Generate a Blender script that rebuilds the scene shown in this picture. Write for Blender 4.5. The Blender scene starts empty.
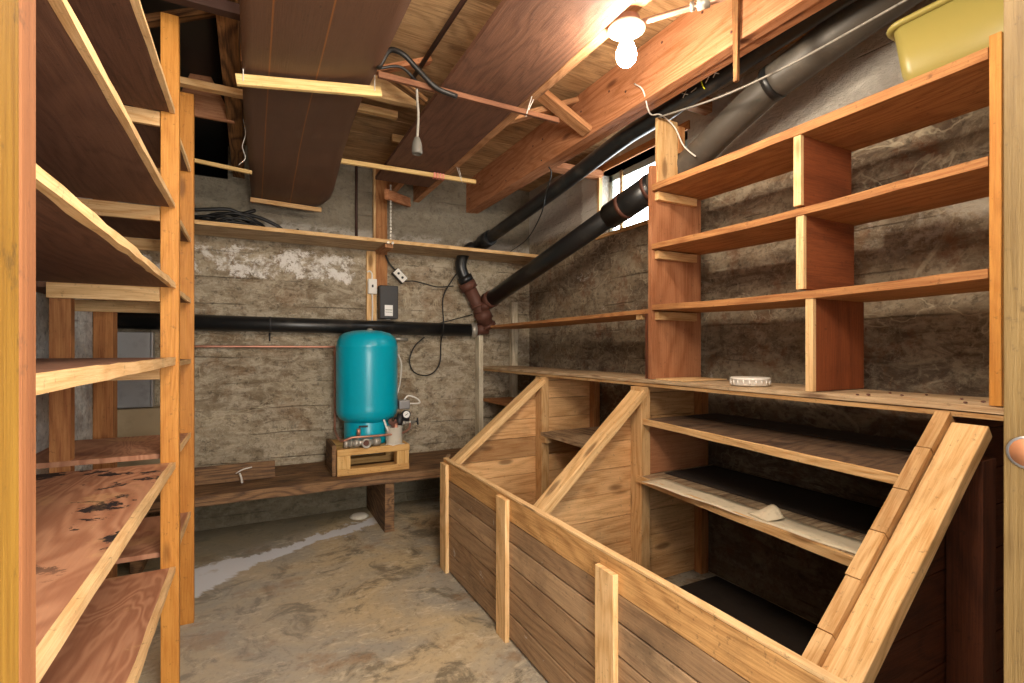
import bpy, bmesh, math, random
from mathutils import Vector, Matrix
R = random.Random(7)
C = bpy.context.scene.collection
PI = math.pi
# ------------------------------------------------------------------ camera, world, lights, exposure
EYE = 1.25; FOC = 500.0; TH = math.atan(260/500)
cd = bpy.data.cameras.new('camera'); cam = bpy.data.objects.new('camera', cd); C.objects.link(cam)
cam.location = (0, 0, EYE); cam.rotation_euler = (PI/2, 0, -TH)
cd.sensor_width = 36; cd.sensor_fit = 'HORIZONTAL'; cd.lens = 36*FOC/1024
cd.shift_y = 6.5/1024; cd.clip_start = .02
bpy.context.scene.camera = cam
W = bpy.data.worlds.new('world'); bpy.context.scene.world = W; W.use_nodes = True
W.node_tree.nodes['Background'].inputs[0].default_value = (1, .97, .93, 1)
W.node_tree.nodes['Background'].inputs[1].default_value = 1.2
def lamp(name, loc, power, size, col):
    l = bpy.data.lights.new(name, 'POINT'); l.energy = power; l.shadow_soft_size = size; l.color = col
    o = bpy.data.objects.new(name, l); o.location = loc; C.objects.link(o); return o
lamp('next_room_fill', (0.35, -0.9, 1.35), 45, .20, (1, .93, .84))      # unseen fill light added behind the camera
lamp('fill_over_door', (0.35, .50, 2.25), 31, .22, (1, .87, .70))      # unseen fill light added above the camera to lift bins and back wall
BULB_STRENGTH = 145
vs = bpy.context.scene.view_settings
vs.view_transform = 'Standard'; vs.look = 'None'; vs.gamma = 1; vs.use_curve_mapping = False
vs.exposure = 1.6
# ------------------------------------------------------------------ helpers
def lin(h):
    h = h.lstrip('#'); c = [int(h[i:i+2], 16)/255 for i in (0, 2, 4)]
    return tuple(x/12.92 if x <= .04045 else ((x+.055)/1.055)**2.4 for x in c) + (1,)
class MB:
    """collects shapes; build() links them as ONE mesh object"""
    def __init__(s): s.v = []; s.f = []; s.u = []; s.sm = []
    def face(s, idx, uvs, rnd, smooth=False):
        s.f.append(idx); s.u.append([(a, b, c, rnd) for a, b, c in uvs]); s.sm.append(smooth)
    def board(s, p0, p1, w, t, wdir, segs=1, jit=0.0, bow=None, taper=(1, 1)):
        p0, p1 = Vector(p0), Vector(p1); L = (p1-p0).length; d = (p1-p0).normalized()
        wd = Vector(wdir); wd = (wd - d*wd.dot(d)).normalized(); td = d.cross(wd)
        o = R.uniform(0, 50); rnd = R.random(); b0 = len(s.v)
        for i in range(segs+1):
            k = i/segs; c = p0.lerp(p1, k)
            if bow: c = c + Vector(bow(k))
            f = taper[0]*(1-k)+taper[1]*k
            for a, b in ((-1, -1), (1, -1), (1, 1), (-1, 1)):
                s.v.append(c + wd*(a*w/2*f+R.uniform(-jit, jit)) + td*(b*t/2+R.uniform(-jit, jit)))
        vv = [-w/2, w/2, w/2+t, w*1.5+t, w*1.5+2*t]
        for i in range(segs):
            u0, u1 = o+L*i/segs, o+L*(i+1)/segs
            for k in range(4):
                a = b0+i*4+k; b = b0+i*4+(k+1) % 4
                s.face((a, b, b+4, a+4), [(u0, vv[k], o), (u0, vv[k+1], o), (u1, vv[k+1], o), (u1, vv[k], o)], rnd)
        e = b0+segs*4
        for q, fl in ((b0, 1), (e, 0)):
            ii = [q, q+1, q+2, q+3]; uu = [(o, -w/2, 0), (o, w/2, 0), (o+t*.3, w/2, t*3), (o+t*.3, -w/2, t*3)]
            if fl: ii.reverse(); uu.reverse()
            s.face(tuple(ii), uu, rnd)
        return s
    def box(s, x0, x1, y0, y1, z0, z1, jit=0, segs=1, bow=None):
        dm = [(abs(x1-x0), 0), (abs(y1-y0), 1), (abs(z1-z0), 2)]; dm.sort(reverse=True)
        lo = [min(x0, x1), min(y0, y1), min(z0, z1)]; hi = [max(x0, x1), max(y0, y1), max(z0, z1)]
        mid = [(lo[i]+hi[i])/2 for i in range(3)]
        a = dm[0][1]; w = dm[1][1]
        p0 = mid[:]; p1 = mid[:]; p0[a] = lo[a]; p1[a] = hi[a]; wd = [0, 0, 0]; wd[w] = 1
        return s.board(p0, p1, dm[1][0], dm[2][0], wd, segs, jit, bow)
    def prism(s, poly, axis, a0, a1, rnd=None):
        """poly in the plane normal to axis ('x': (y,z), 'y': (x,z), 'z': (x,y)), from a0 to a1"""
        o = R.uniform(0, 50); rnd = R.random() if rnd is None else rnd; n = len(poly); b = len(s.v)
        def P(p, a): return Vector({'x': (a, p[0], p[1]), 'y': (p[0], a, p[1]), 'z': (p[0], p[1], a)}[axis])
        for a in (a0, a1):
            for p in poly: s.v.append(P(p, a))
        s.face(tuple(range(b, b+n)), [(p[0]+o, p[1], o) for p in poly], rnd)
        s.face(tuple(range(b+2*n-1, b+n-1, -1)), [(p[0]+o, p[1], o) for p in poly[::-1]], rnd)
        for i in range(n):
            j = (i+1) % n; p, q = poly[i], poly[j]
            s.face((b+i, b+n+i, b+n+j, b+j), [(p[0]+o, p[1]+p[0]*.3, o), (p[0]+o, p[1]+p[0]*.3+abs(a1-a0), o), (q[0]+o, q[1]+q[0]*.3+abs(a1-a0), o), (q[0]+o, q[1]+q[0]*.3, o)], rnd)
        return s
    def tube(s, pts, r, n=10, smooth=True, sub=6, cap=True, rfun=None, curve=True):
        pts = [Vector(p) for p in pts]
        if curve and len(pts) > 2:
            q = []; E_ = [pts[0]*2-pts[1]]+pts+[pts[-1]*2-pts[-2]]
            for i in range(1, len(E_)-2):
                for k in range(sub):
                    t = k/sub; a, b, c, d = E_[i-1:i+3]
                    q.append(.5*((2*b)+(c-a)*t+(2*a-5*b+4*c-d)*t*t+(3*b-a-3*c+d)*t**3))
            q.append(pts[-1]); pts = q
        m = len(pts); b = len(s.v); prev = None; acc = 0; rnd = R.random()
        for i, p in enumerate(pts):
            d = (pts[min(i+1, m-1)]-pts[max(i-1, 0)]).normalized()
            if prev is None:
                u = d.orthogonal().normalized()
            else:
                u = (prev - d*prev.dot(d)).normalized()
            prev = u; w = d.cross(u); rr = rfun(i/(m-1)) if rfun else r
            for k in range(n):
                a = 2*PI*k/n; s.v.append(p+(u*math.cos(a)+w*math.sin(a))*rr)
        for i in range(m-1):
            L = (pts[i+1]-pts[i]).length
            for k in range(n):
                k2 = (k+1) % n; a = b+i*n
                s.face((a+k, a+k2, a+n+k2, a+n+k), [(acc, k/n*6*r, 0), (acc, (k+1)/n*6*r, 0), (acc+L, (k+1)/n*6*r, 0), (acc+L, k/n*6*r, 0)], rnd, smooth)
            acc += L
        if cap:
            s.face(tuple(b+k for k in range(n))[::-1], [(0, 0, 0)]*n, rnd); e = b+(m-1)*n
            s.face(tuple(e+k for k in range(n)), [(0, 0, 0)]*n, rnd)
        return s
    def cyl(s, p0, p1, r, n=20, r2=None, cap=True, smooth=True):
        r2 = r if r2 is None else r2
        return s.tube([p0, p1], r, n, smooth, curve=False, cap=cap, rfun=lambda k: r*(1-k)+r2*k)
    def lathe(s, prof, origin, axis=(0, 0, 1), n=32, smooth=True, closed=True):
        """prof: list of (radius, distance along the axis)"""
        ax = Vector(axis).normalized(); u = ax.orthogonal().normalized(); w = ax.cross(u); o = Vector(origin); b = len(s.v); rnd = R.random()
        for r, h in prof:
            for k in range(n):
                a = 2*PI*k/n; s.v.append(o+ax*h+(u*math.cos(a)+w*math.sin(a))*max(r, 1e-4))
        for i in range(len(prof)-1):
            for k in range(n):
                k2 = (k+1) % n; a = b+i*n
                s.face((a+k, a+k2, a+n+k2, a+n+k), [(0, 0, 0)]*4, rnd, smooth)
        if closed:
            s.face(tuple(b+k for k in range(n))[::-1], [(0, 0, 0)]*n, rnd); e = b+(len(prof)-1)*n
            s.face(tuple(e+k for k in range(n)), [(0, 0, 0)]*n, rnd)
        return s
    def grid(s, fn, nu, nv, t=(0, 0, .006)):
        """thin closed sheet over fn(u,v)->point with thickness vector t"""
        t = Vector(t); b = len(s.v); rnd = R.random(); N = (nu+1)*(nv+1); UV = {}
        for k in (0, 1):
            for i in range(nu+1):
                for j in range(nv+1):
                    p = Vector(fn(i/nu, j/nv)); s.v.append(p+t*k); UV[len(s.v)-1] = (p.y, p.x, 0)
        def F(a): s.face(tuple(a), [UV[q] for q in a], rnd, True)
        I = lambda i, j, k: b+k*N+i*(nv+1)+j
        for i in range(nu):
            for j in range(nv):
                F([I(i, j, 0), I(i, j+1, 0), I(i+1, j+1, 0), I(i+1, j, 0)]); F([I(i, j, 1), I(i+1, j, 1), I(i+1, j+1, 1), I(i, j+1, 1)])
        for i in range(nu):
            F([I(i, 0, 0), I(i+1, 0, 0), I(i+1, 0, 1), I(i, 0, 1)]); F([I(i, nv, 0), I(i, nv, 1), I(i+1, nv, 1), I(i+1, nv, 0)])
        for j in range(nv):
            F([I(0, j, 0), I(0, j, 1), I(0, j+1, 1), I(0, j+1, 0)]); F([I(nu, j, 0), I(nu, j+1, 0), I(nu, j+1, 1), I(nu, j, 1)])
        return s
    def build(s, name, mat, parent=None, bevel=0, label=None, origin=None):
        off = Vector((0, 0, 0))
        if parent is not None:
            q = parent
            while q is not None: off += q.location; q = q.parent
        elif origin is not None: off = Vector(origin)
        me = bpy.data.meshes.new(name); me.from_pydata([v-off for v in s.v], [], s.f)
        a = me.uv_layers.new(name='gr'); c = me.uv_layers.new(name='g2')
        i = 0; ua = []; uc = []
        for uu in s.u:
            for (x, y, z, r) in uu: ua += [x, y]; uc += [z, r]
        a.data.foreach_set('uv', ua); c.data.foreach_set('uv', uc)
        me.polygons.foreach_set('use_smooth', s.sm)
        bm = bmesh.new(); bm.from_mesh(me); bmesh.ops.recalc_face_normals(bm, faces=bm.faces); bm.to_mesh(me); bm.free()
        me.materials.append(mat)
        o = bpy.data.objects.new(name, me); C.objects.link(o)
        if parent is not None: o.parent = parent
        elif origin is not None: o.location = off
        if bevel:
            m = o.modifiers.new('bevel', 'BEVEL'); m.width = bevel; m.segments = 2; m.limit_method = 'ANGLE'; m.angle_limit = .9
        if label: o['label'] = label
        return o
def thing(name, label, cat, loc=(0, 0, 0), group=None):
    o = bpy.data.objects.new(name, None); o.empty_display_size = .05; C.objects.link(o); o.location = loc
    o['label'] = label; o['category'] = cat
    if group: o['group'] = group
    return o
def tag(o, label, cat, group=None):
    o['label'] = label; o['category'] = cat
    if group: o['group'] = group
    return o
def struct(o, label=None):
    o['kind'] = 'structure'
    if label: o['label'] = label
    return o
# ------------------------------------------------------------------ materials
class NT:
    def __init__(s, name, rough=.7, metal=0.0, spec=.3):
        s.m = bpy.data.materials.new(name); s.m.use_nodes = True; s.t = s.m.node_tree; s.b = s.t.nodes['Principled BSDF']
        s.b.inputs['Roughness'].default_value = rough; s.b.inputs['Metallic'].default_value = metal
        s.b.inputs['Specular IOR Level'].default_value = spec
    def n(s, t, **kw):
        x = s.t.nodes.new(t)
        for k, v in kw.items(): setattr(x, k, v)
        return x
    def put(s, sock, v):
        if hasattr(v, 'is_output') or isinstance(v, bpy.types.NodeSocket): s.t.links.new(v, sock)
        elif isinstance(v, (tuple, list)) and len(v) == 4 and sock.type == 'VECTOR': sock.default_value = v[:3]
        else: sock.default_value = v
    def math(s, op, a, b=0.0, c=0.0, clamp=False):
        x = s.n('ShaderNodeMath', operation=op, use_clamp=clamp)
        for i, v in enumerate((a, b, c)): s.put(x.inputs[i], v)
        return x.outputs[0]
    def vec(s, x, y, z):
        q = s.n('ShaderNodeCombineXYZ')
        for i, v in enumerate((x, y, z)): s.put(q.inputs[i], v)
        return q.outputs[0]
    def mix(s, f, a, b, mode='MIX'):
        q = s.n('ShaderNodeMix', data_type='RGBA', blend_type=mode); s.put(q.inputs[0], f); s.put(q.inputs[6], a); s.put(q.inputs[7], b); return q.outputs[2]
    def noise(s, v, sc, det=4, rough=.55, dist=0.0):
        q = s.n('ShaderNodeTexNoise'); s.put(q.inputs['Vector'], v); q.inputs['Scale'].default_value = sc
        q.inputs['Detail'].default_value = det; q.inputs['Roughness'].default_value = rough; q.inputs['Distortion'].default_value = dist
        return q.outputs[0]
    def ramp(s, f, lo, hi):
        q = s.n('ShaderNodeMapRange', interpolation_type='SMOOTHSTEP'); s.put(q.inputs[0], f); q.inputs[1].default_value = lo; q.inputs[2].default_value = hi; return q.outputs[0]
    def scale(s, v, k):
        q = s.n('ShaderNodeMapping'); s.put(q.inputs[0], v); q.inputs['Scale'].default_value = k; return q.outputs[0]
    def pos(s): return s.n('ShaderNodeTexCoord').outputs['Object']
    def wpos(s): return s.n('ShaderNodeNewGeometry').outputs['Position']
    def bump(s, h, st=.3, d=.01):
        q = s.n('ShaderNodeBump'); s.put(q.inputs['Height'], h); q.inputs['Strength'].default_value = st; q.inputs['Distance'].default_value = d
        s.t.links.new(q.outputs[0], s.b.inputs['Normal'])
    def out(s, col): s.put(s.b.inputs['Base Color'], col); return s.m
def wood(name, light, dark, rough=.72, ring=26, rs=1.0, fibre=.6, rings=.42, knots=.6, dirt=.25, dirtcol='#2a2018', var=.45, grooves=None, pale=0, bump=.4):
    N = NT(name, rough)
    uv = N.n('ShaderNodeUVMap'); uv.uv_map = 'gr'; g2 = N.n('ShaderNodeUVMap'); g2.uv_map = 'g2'
    a = N.n('ShaderNodeSeparateXYZ'); N.put(a.inputs[0], uv.outputs[0]); b = N.n('ShaderNodeSeparateXYZ'); N.put(b.inputs[0], g2.outputs[0])
    u, v, w, rnd = a.outputs[0], a.outputs[1], b.outputs[0], b.outputs[1]
    n0 = N.noise(N.vec(N.math('MULTIPLY', u, .9*rs), N.math('MULTIPLY', v, 4.5*rs), w), 1.0, 2, .5, .3)
    ph = N.math('MULTIPLY_ADD', v, 60*rs, N.math('MULTIPLY', n0, ring*3.2))
    rg = N.math('MULTIPLY_ADD', N.math('SINE', ph), .5, .5); rg = N.math('POWER', rg, 1.8)
    fb = N.noise(N.vec(N.math('MULTIPLY', u, 7), N.math('MULTIPLY', v, 190), w), 1.0, 7, .75)
    f = N.math('ADD', N.math('MULTIPLY', rg, rings), N.math('MULTIPLY', N.ramp(fb, .38, .64), fibre), clamp=True)
    col = N.mix(f, lin(light), lin(dark))
    # board to board colour
    k = N.math('MULTIPLY_ADD', rnd, var, 1-var*.6)
    col = N.mix(1.0, col, N.vec(k, N.math('MULTIPLY', k, N.math('MULTIPLY_ADD', rnd, .08, .95)), N.math('MULTIPLY', k, N.math('MULTIPLY_ADD', rnd, .15, .9))), 'MULTIPLY')
    if knots:
        vo = N.n('ShaderNodeTexVoronoi'); N.put(vo.inputs['Vector'], N.vec(N.math('MULTIPLY', u, 2.4), N.math('MULTIPLY', v, 7), w)); vo.inputs['Scale'].default_value = 1
        kd = N.ramp(vo.outputs['Distance'], .17, .07); col = N.mix(N.math('MULTIPLY', kd, knots), col, lin('#4a2412'))
    P = N.wpos()
    d1 = N.ramp(N.noise(P, 3.5, 6, .65), .50, .75); col = N.mix(N.math('MULTIPLY', d1, dirt), col, lin(dirtcol))
    d2 = N.ramp(N.noise(P, 45, 5, .75), .58, .70); col = N.mix(N.math('MULTIPLY', d2, .45), col, lin(dirtcol))
    if pale: col = N.mix(N.math('MULTIPLY', N.ramp(N.noise(P, 6, 8, .8, .5), .63, .67), pale), col, lin('#d8d4cc'))
    if grooves:
        g = None
        for q in grooves:
            h = N.ramp(N.math('ABSOLUTE', N.math('SUBTRACT', v, q)), .004, .0015); g = h if g is None else N.math('MAXIMUM', g, h)
        col = N.mix(g, col, lin('#8a5830'))
    N.bump(N.math('ADD', fb, N.math('MULTIPLY', rg, .3)), bump, .004)
    return N.out(col)
M = {}
M['fir'] = wood('fir_lumber', '#e4bf8c', '#bf9058', dirt=.22, dirtcol='#5a3a20')
M['fir_pale'] = wood('pale_fir', '#ecca98', '#cda06a', dirt=.25, rings=.35)
M['fir_orange'] = wood('varnished_orange_pine', '#cc8f44', '#b0702c', rough=.5, dirt=.12, rings=.3, var=.12)
M['jamb'] = wood('jamb_yellow', '#8c6a28', '#6e4c18', rough=.5, dirt=.05, rings=.25, knots=.3, var=.05)
M['jamb_tan'] = wood('jamb_tan', '#76603a', '#5c4828', rough=.5, dirt=.05, rings=.25, knots=.2, var=.05)
M['casing'] = wood('casing', '#8a5a36', '#6e4226', dirt=.05, rings=.25, knots=.5, var=.05)
M['board'] = wood('partition_board', '#e4b884', '#bd8a56', dirt=.3, var=.55)
M['old'] = wood('old_front_board', '#b89874', '#8a6e54', dirt=.5, dirtcol='#41362c', var=.4, rings=.4, pale=.7)
M['topboard'] = wood('golden_top_board', '#dcae72', '#a87a48', dirt=.3, var=.1, knots=.5)
M['shelf_red'] = wood('red_shelf_board', '#bb8654', '#905a34', dirt=.3, var=.15, knots=.4)
M['ply_red'] = wood('red_plywood', '#b98460', '#95603f', ring=18, rs=.8, rings=.5, knots=0, dirt=.25, var=.12)
M['ply_brown'] = wood('brown_plywood', '#765442', '#583c30', ring=20, rs=1.4, rings=.4, fibre=.5, knots=0, dirt=.25, var=.15)
M['panel'] = wood('wall_panelling', '#634839', '#4e382c', rough=.45, ring=5, rings=.15, fibre=.4, knots=0, dirt=.1, var=.0, grooves=(.06, .235))
M['beam'] = wood('red_beam', '#c48a64', '#a0663f', dirt=.3, dirtcol='#4a2414', var=.15, rings=.5, knots=.7)
M['joist'] = wood('ceiling_joist', '#c8966c', '#94643e', dirt=.35, var=.2, knots=.5)
M['rough'] = wood('rough_joist', '#a07448', '#4e321c', dirt=.5, var=.1, rings=.7)
M['deck'] = wood('deck_board', '#c8a276', '#8e6c48', dirt=.6, dirtcol='#4c443a', var=.4, knots=.5)
M['bench'] = wood('bench_plank', '#92704e', '#4a362a', dirt=.6, dirtcol='#1e1714', var=.25, rings=.5)
M['pallet'] = wood('pallet_wood', '#e2bb7c', '#bd8c4e', dirt=.12, var=.15, rings=.35)
M['counter'] = wood('counter_board', '#ddc6a4', '#a88864', dirt=.4, dirtcol='#5a4a38', var=.25)
M['dusty'] = wood('dusty_shelf', '#c8b090', '#6e5138', dirt=.6, dirtcol='#241b15', var=.15)
M['stud_w'] = wood('whitewashed_stud', '#ece6d2', '#b4a88c', dirt=.4, var=.15)
M['dark_slat'] = wood('dark_slat', '#8e6248', '#6a4430', dirt=.1)
M['divider'] = wood('shaded_divider', '#9a5632', '#743c22', ring=10, rs=.8, knots=0, dirt=.3, var=.1)  # unlit faces of the dividers put into a darker wood colour
M['dark_red'] = wood('dark_red_board', '#6a3c26', '#462618', dirt=.3, var=.25)
M['slat'] = wood('pale_slat', '#e6c88c', '#c49a58', dirt=.1, var=.1, rings=.25, knots=0)
def stained_ply():
    N = NT('stained_plywood', .65)
    P = N.wpos()
    n0 = N.noise(N.scale(P, (3.2, .8, 1)), 1.6, 3, .5, .6)
    rg = N.math('MULTIPLY_ADD', N.math('SINE', N.math('MULTIPLY', n0, 95)), .5, .5)
    fb = N.noise(N.scale(P, (60, 3, 3)), 2, 4)
    col = N.mix(N.math('MULTIPLY_ADD', rg, .45, N.math('MULTIPLY', fb, .4)), lin('#c19070'), lin('#855038'))
    q = N.n('ShaderNodeSeparateXYZ'); N.put(q.inputs[0], P)
    m = N.ramp(N.noise(N.scale(P, (2.2, 2.6, 1)), 2.4, 7, .72, .4), .545, .575)
    g = N.math('MULTIPLY', N.math('MULTIPLY', N.ramp(q.outputs[1], 1.05, 1.35), N.ramp(q.outputs[1], 2.18, 2.15)), N.ramp(N.math('ABSOLUTE', N.math('SUBTRACT', q.outputs[2], .84)), .06, .04))
    col = N.mix(N.math('MULTIPLY', m, g), col, lin('#2b2426'))
    l = N.ramp(N.noise(P, 5, 6, .7), .56, .66); col = N.mix(N.math('MULTIPLY', l, .45), col, lin('#c8a070'))
    N.bump(fb, .2, .003); return N.out(col)
M['stained'] = stained_ply()
def concrete(name, base, dark, light, kind):
    N = NT(name, .9); P = N.wpos()
    q = N.n('ShaderNodeSeparateXYZ'); N.put(q.inputs[0], P); x, y, z = q.outputs
    al = x if kind == 'back' else y
    big = N.noise(N.scale(P, (1, 1, 2.2)), 1.6, 7, .65, .5)
    fine = N.noise(P, 30, 6, .7); mid = N.noise(N.scale(P, (1, 1, 2.5)), 6, 8, .72, .8)
    col = N.mix(N.ramp(big, .38, .64), lin(base), lin(dark))
    col = N.mix(N.math('MULTIPLY', N.ramp(mid, .40, .62), .75), col, lin(light))
    gr = N.ramp(N.noise(P, 11, 10, .82), .49, .60); col = N.mix(N.math('MULTIPLY', gr, .6), col, lin(dark)); g3 = N.ramp(N.noise(P, 24, 8, .8, 1.0), .53, .62); col = N.mix(N.math('MULTIPLY', g3, .5), col, lin(light)); rr = N.ramp(N.noise(P, 2.6, 8, .75, .6), .52, .62); col = N.mix(N.math('MULTIPLY', rr, .35), col, lin('#8a6642'))
    sp = N.ramp(fine, .53, .66); col = N.mix(N.math('MULTIPLY', sp, .5), col, lin('#2f2820'))
    tl = N.ramp(N.math('ABSOLUTE', N.math('SUBTRACT', N.noise(N.scale(P, (1, 1, 1.6)), 1.9, 4, .6, .8), .5)), .014, .003); col = N.mix(N.math('MULTIPLY', N.math('MULTIPLY', tl, .38), N.ramp(N.noise(P, 2.3, 3), .42, .55)), col, lin('#dccfb2'))
    # lines left by the form boards
    zz = N.math('ADD', z, N.math('MULTIPLY', N.noise(P, 2.0, 3), .035))
    fr = N.math('ABSOLUTE', N.math('SUBTRACT', N.math('FRACT', N.math('DIVIDE', zz, .185)), .5))
    ln = N.math('MULTIPLY', N.ramp(fr, .03, .0), N.ramp(N.noise(P, 3.1, 3), .46, .6))
    col = N.mix(N.math('MULTIPLY', ln, .45), col, lin('#3a2f26'))
    # white efflorescence
    e = N.noise(N.scale(P, (1, 1, 1.3)), 4.2, 9, .78, .3)
    if kind == 'back':
        band = N.math('MULTIPLY', N.ramp(N.math('ABSOLUTE', N.math('SUBTRACT', z, 1.86)), .20, .06), N.ramp(x, 1.05, .55))
        th = N.math('MULTIPLY_ADD', band, -.2, .66)
        m = N.math('MULTIPLY', N.ramp(N.math('SUBTRACT', e, th), .0, .07), N.ramp(N.noise(P, 9, 9, .8), .40, .52))
        col = N.mix(m, col, lin('#f4f0ea'))
        up = N.ramp(N.math('ADD', z, N.math('MULTIPLY', big, .2)), 2.08, 2.2)
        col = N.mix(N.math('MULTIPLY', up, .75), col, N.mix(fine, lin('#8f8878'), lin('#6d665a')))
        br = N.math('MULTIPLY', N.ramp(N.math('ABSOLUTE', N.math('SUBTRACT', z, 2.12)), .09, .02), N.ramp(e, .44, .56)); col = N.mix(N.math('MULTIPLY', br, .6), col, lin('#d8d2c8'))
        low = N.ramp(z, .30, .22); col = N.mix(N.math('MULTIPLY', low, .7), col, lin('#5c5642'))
    elif kind == 'right':
        m = N.ramp(N.math('SUBTRACT', e, N.math('MULTIPLY_ADD', N.ramp(y, 1.7, 2.6), -.04, .66)), .0, .05)
        col = N.mix(N.math('MULTIPLY', m, .8), col, lin('#dcd6ca'))
        rd = N.ramp(N.noise(P, 5.3, 6, .7), .53, .66); col = N.mix(N.math('MULTIPLY', rd, .55), col, lin('#7a4a2c'))
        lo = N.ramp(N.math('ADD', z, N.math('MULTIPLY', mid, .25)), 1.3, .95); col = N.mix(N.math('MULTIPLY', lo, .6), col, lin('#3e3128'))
        up = N.ramp(N.math('ADD', z, N.math('MULTIPLY', big, .1)), 2.2, 2.3); col = N.mix(N.math('MULTIPLY', up, .85), col, N.mix(fine, lin('#dedad2'), lin('#aea89e')))  # grey concrete above the shelf, lightened for the bulb's light on it
        wy = N.math('MULTIPLY', N.ramp(N.math('ABSOLUTE', N.math('SUBTRACT', N.math('ADD', y, N.math('MULTIPLY', mid, .12)), 3.16)), .10, .08), N.ramp(N.math('ADD', z, N.math('MULTIPLY', mid, .1)), 2.18, 2.2))
        col = N.mix(wy, col, lin('#e4e2da'))
        hp = N.math('MULTIPLY', N.ramp(N.math('ABSOLUTE', N.math('SUBTRACT', z, 1.75)), .18, .05), N.math('MULTIPLY', N.ramp(y, 1.6, 1.3), N.ramp(e, .5, .6))); col = N.mix(N.math('MULTIPLY', hp, .5), col, lin('#cfc8ba'))
    N.bump(N.math('ADD', N.math('ADD', N.math('MULTIPLY', fine, .6), mid), N.math('MULTIPLY', ln, -.4)), .8, .035)
    return N.out(col)
M['c_back'] = concrete('formed_concrete_back', '#b9ab92', '#84745e', '#d0c4ae', 'back')
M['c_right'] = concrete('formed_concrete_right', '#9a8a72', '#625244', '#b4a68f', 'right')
M['c_left'] = concrete('light_concrete', '#dadad8', '#b4b4b2', '#f0f0ec', 'left')
def floor_mat():
    N = NT('concrete_floor', .75); P = N.wpos()
    q = N.n('ShaderNodeSeparateXYZ'); N.put(q.inputs[0], P); x, y, z = q.outputs
    a = N.noise(P, 1.3, 7, .65, .7); b = N.noise(P, 4.5, 8, .72, .8); c = N.noise(P, 40, 5, .7); d = N.noise(N.scale(P, (1, 2, 1)), 8, 8, .75, 1.2)
    col = N.mix(N.ramp(a, .38, .62), lin('#bfab88'), lin('#a19a8c'))
    col = N.mix(N.math('MULTIPLY', N.ramp(b, .50, .62), .8), col, lin('#6d6350'))
    col = N.mix(N.math('MULTIPLY', N.ramp(d, .52, .64), .6), col, lin('#d6c7ab'))
    col = N.mix(N.math('MULTIPLY', N.ramp(N.noise(P, 2.7, 6, .7), .55, .65), .55), col, lin('#8f6a42'))
    col = N.mix(N.math('MULTIPLY', N.ramp(c, .5, .7), .35), col, lin('#4b4338'))
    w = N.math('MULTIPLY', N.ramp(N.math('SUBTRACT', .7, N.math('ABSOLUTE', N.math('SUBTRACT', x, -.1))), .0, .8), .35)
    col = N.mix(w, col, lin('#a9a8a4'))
    # pale crust of minerals running along the foot of the wall
    f = N.math('MULTIPLY_ADD', x, .46, 3.31); dd = N.math('ABSOLUTE', N.math('SUBTRACT', N.math('ADD', y, N.math('MULTIPLY', N.math('SUBTRACT', b, .5), .42)), f))
    wd = N.math('MULTIPLY_ADD', N.ramp(x, .2, -.3), .12, .075); m = N.ramp(N.math('SUBTRACT', wd, dd), -.012, .02)
    m = N.math('MULTIPLY', m, N.math('MULTIPLY', N.ramp(x, .86, .74), N.ramp(N.noise(P, 3.2, 5), .33, .42)))
    col = N.mix(N.math('MULTIPLY', m, .95), col, lin('#dde0e6'))
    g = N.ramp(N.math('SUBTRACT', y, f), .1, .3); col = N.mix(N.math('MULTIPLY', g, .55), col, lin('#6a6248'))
    N.bump(N.math('ADD', b, N.math('MULTIPLY', c, .3)), .45, .02)
    N.put(N.b.inputs['Roughness'], N.math('MULTIPLY_ADD', b, -.5, .95)); return N.out(col)
M['floor'] = floor_mat()
def plain(name, h, rough=.5, metal=0.0, var=.12, sc=20, dirt='#3a3026', spec=.5, bump=.0):
    N = NT(name, rough, metal, spec); P = N.pos(); n = N.noise(P, sc, 5, .65)
    col = N.mix(N.math('MULTIPLY', N.ramp(n, .5, .75), var), lin(h), lin(dirt))
    if bump: N.bump(n, bump, .005)
    return N.out(col)
M['teal'] = plain('teal_enamel', '#00a8c2', .28, 0, .04, 6)
M['blackpipe'] = plain('black_abs_pipe', '#1b1c1d', .34, 0, .3, 9, '#5a544c')
M['blackpipe2'] = plain('dusty_black_pipe', '#4a443d', .5, 0, .5, 7, '#7a7064')
M['iron'] = plain('rusty_cast_iron', '#5e3a2e', .6, .1, .5, 16, '#7a4a34', bump=.4)
M['copper'] = plain('copper_pipe', '#c8907a', .4, .6, .3, 12)
M['emt'] = plain('steel_conduit', '#c89c84', .4, .5, .2, 12)
M['galv'] = plain('galvanised_fitting', '#b5b0a6', .4, .5, .4, 18)
M['white'] = plain('white_plastic', '#e6e2da', .45, 0, .08, 8)
M['dirtywhite'] = plain('dirty_white_can', '#d4cec0', .55, 0, .35, 14, '#8a7c66')
M['porcelain'] = plain('white_porcelain', '#f0ead8', .25, 0, .03, 8)
M['blackplastic'] = plain('black_plastic', '#2a2a2c', .5, 0, .1, 12)
M['cable'] = plain('black_cable', '#151515', .5, 0, .1, 12)
M['greycord'] = plain('grey_cloth_cord', '#8a857c', .8, 0, .6, 60, '#2a2723')
M['socket'] = plain('grey_socket', '#5c5a54', .6, 0, .4, 30)
M['tub'] = plain('yellow_plastic_tub', '#9a8d4c', .38, 0, .12, 5, '#85742c')
M['steel'] = plain('dull_sheet_metal', '#a9aaac', .35, .7, .25, 8)
M['brown'] = plain('brown_rod', '#3e241a', .7, 0, .3, 10)
M['string'] = plain('white_string', '#d8d4cc', .8, 0, .1, 10)
M['chalk'] = plain('white_chalk_mark', '#e2e0da', .9, 0, .05, 10)
M['yellowmark'] = plain('yellow_crayon_mark', '#d7dc22', .7, 0, .05, 10)
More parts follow.
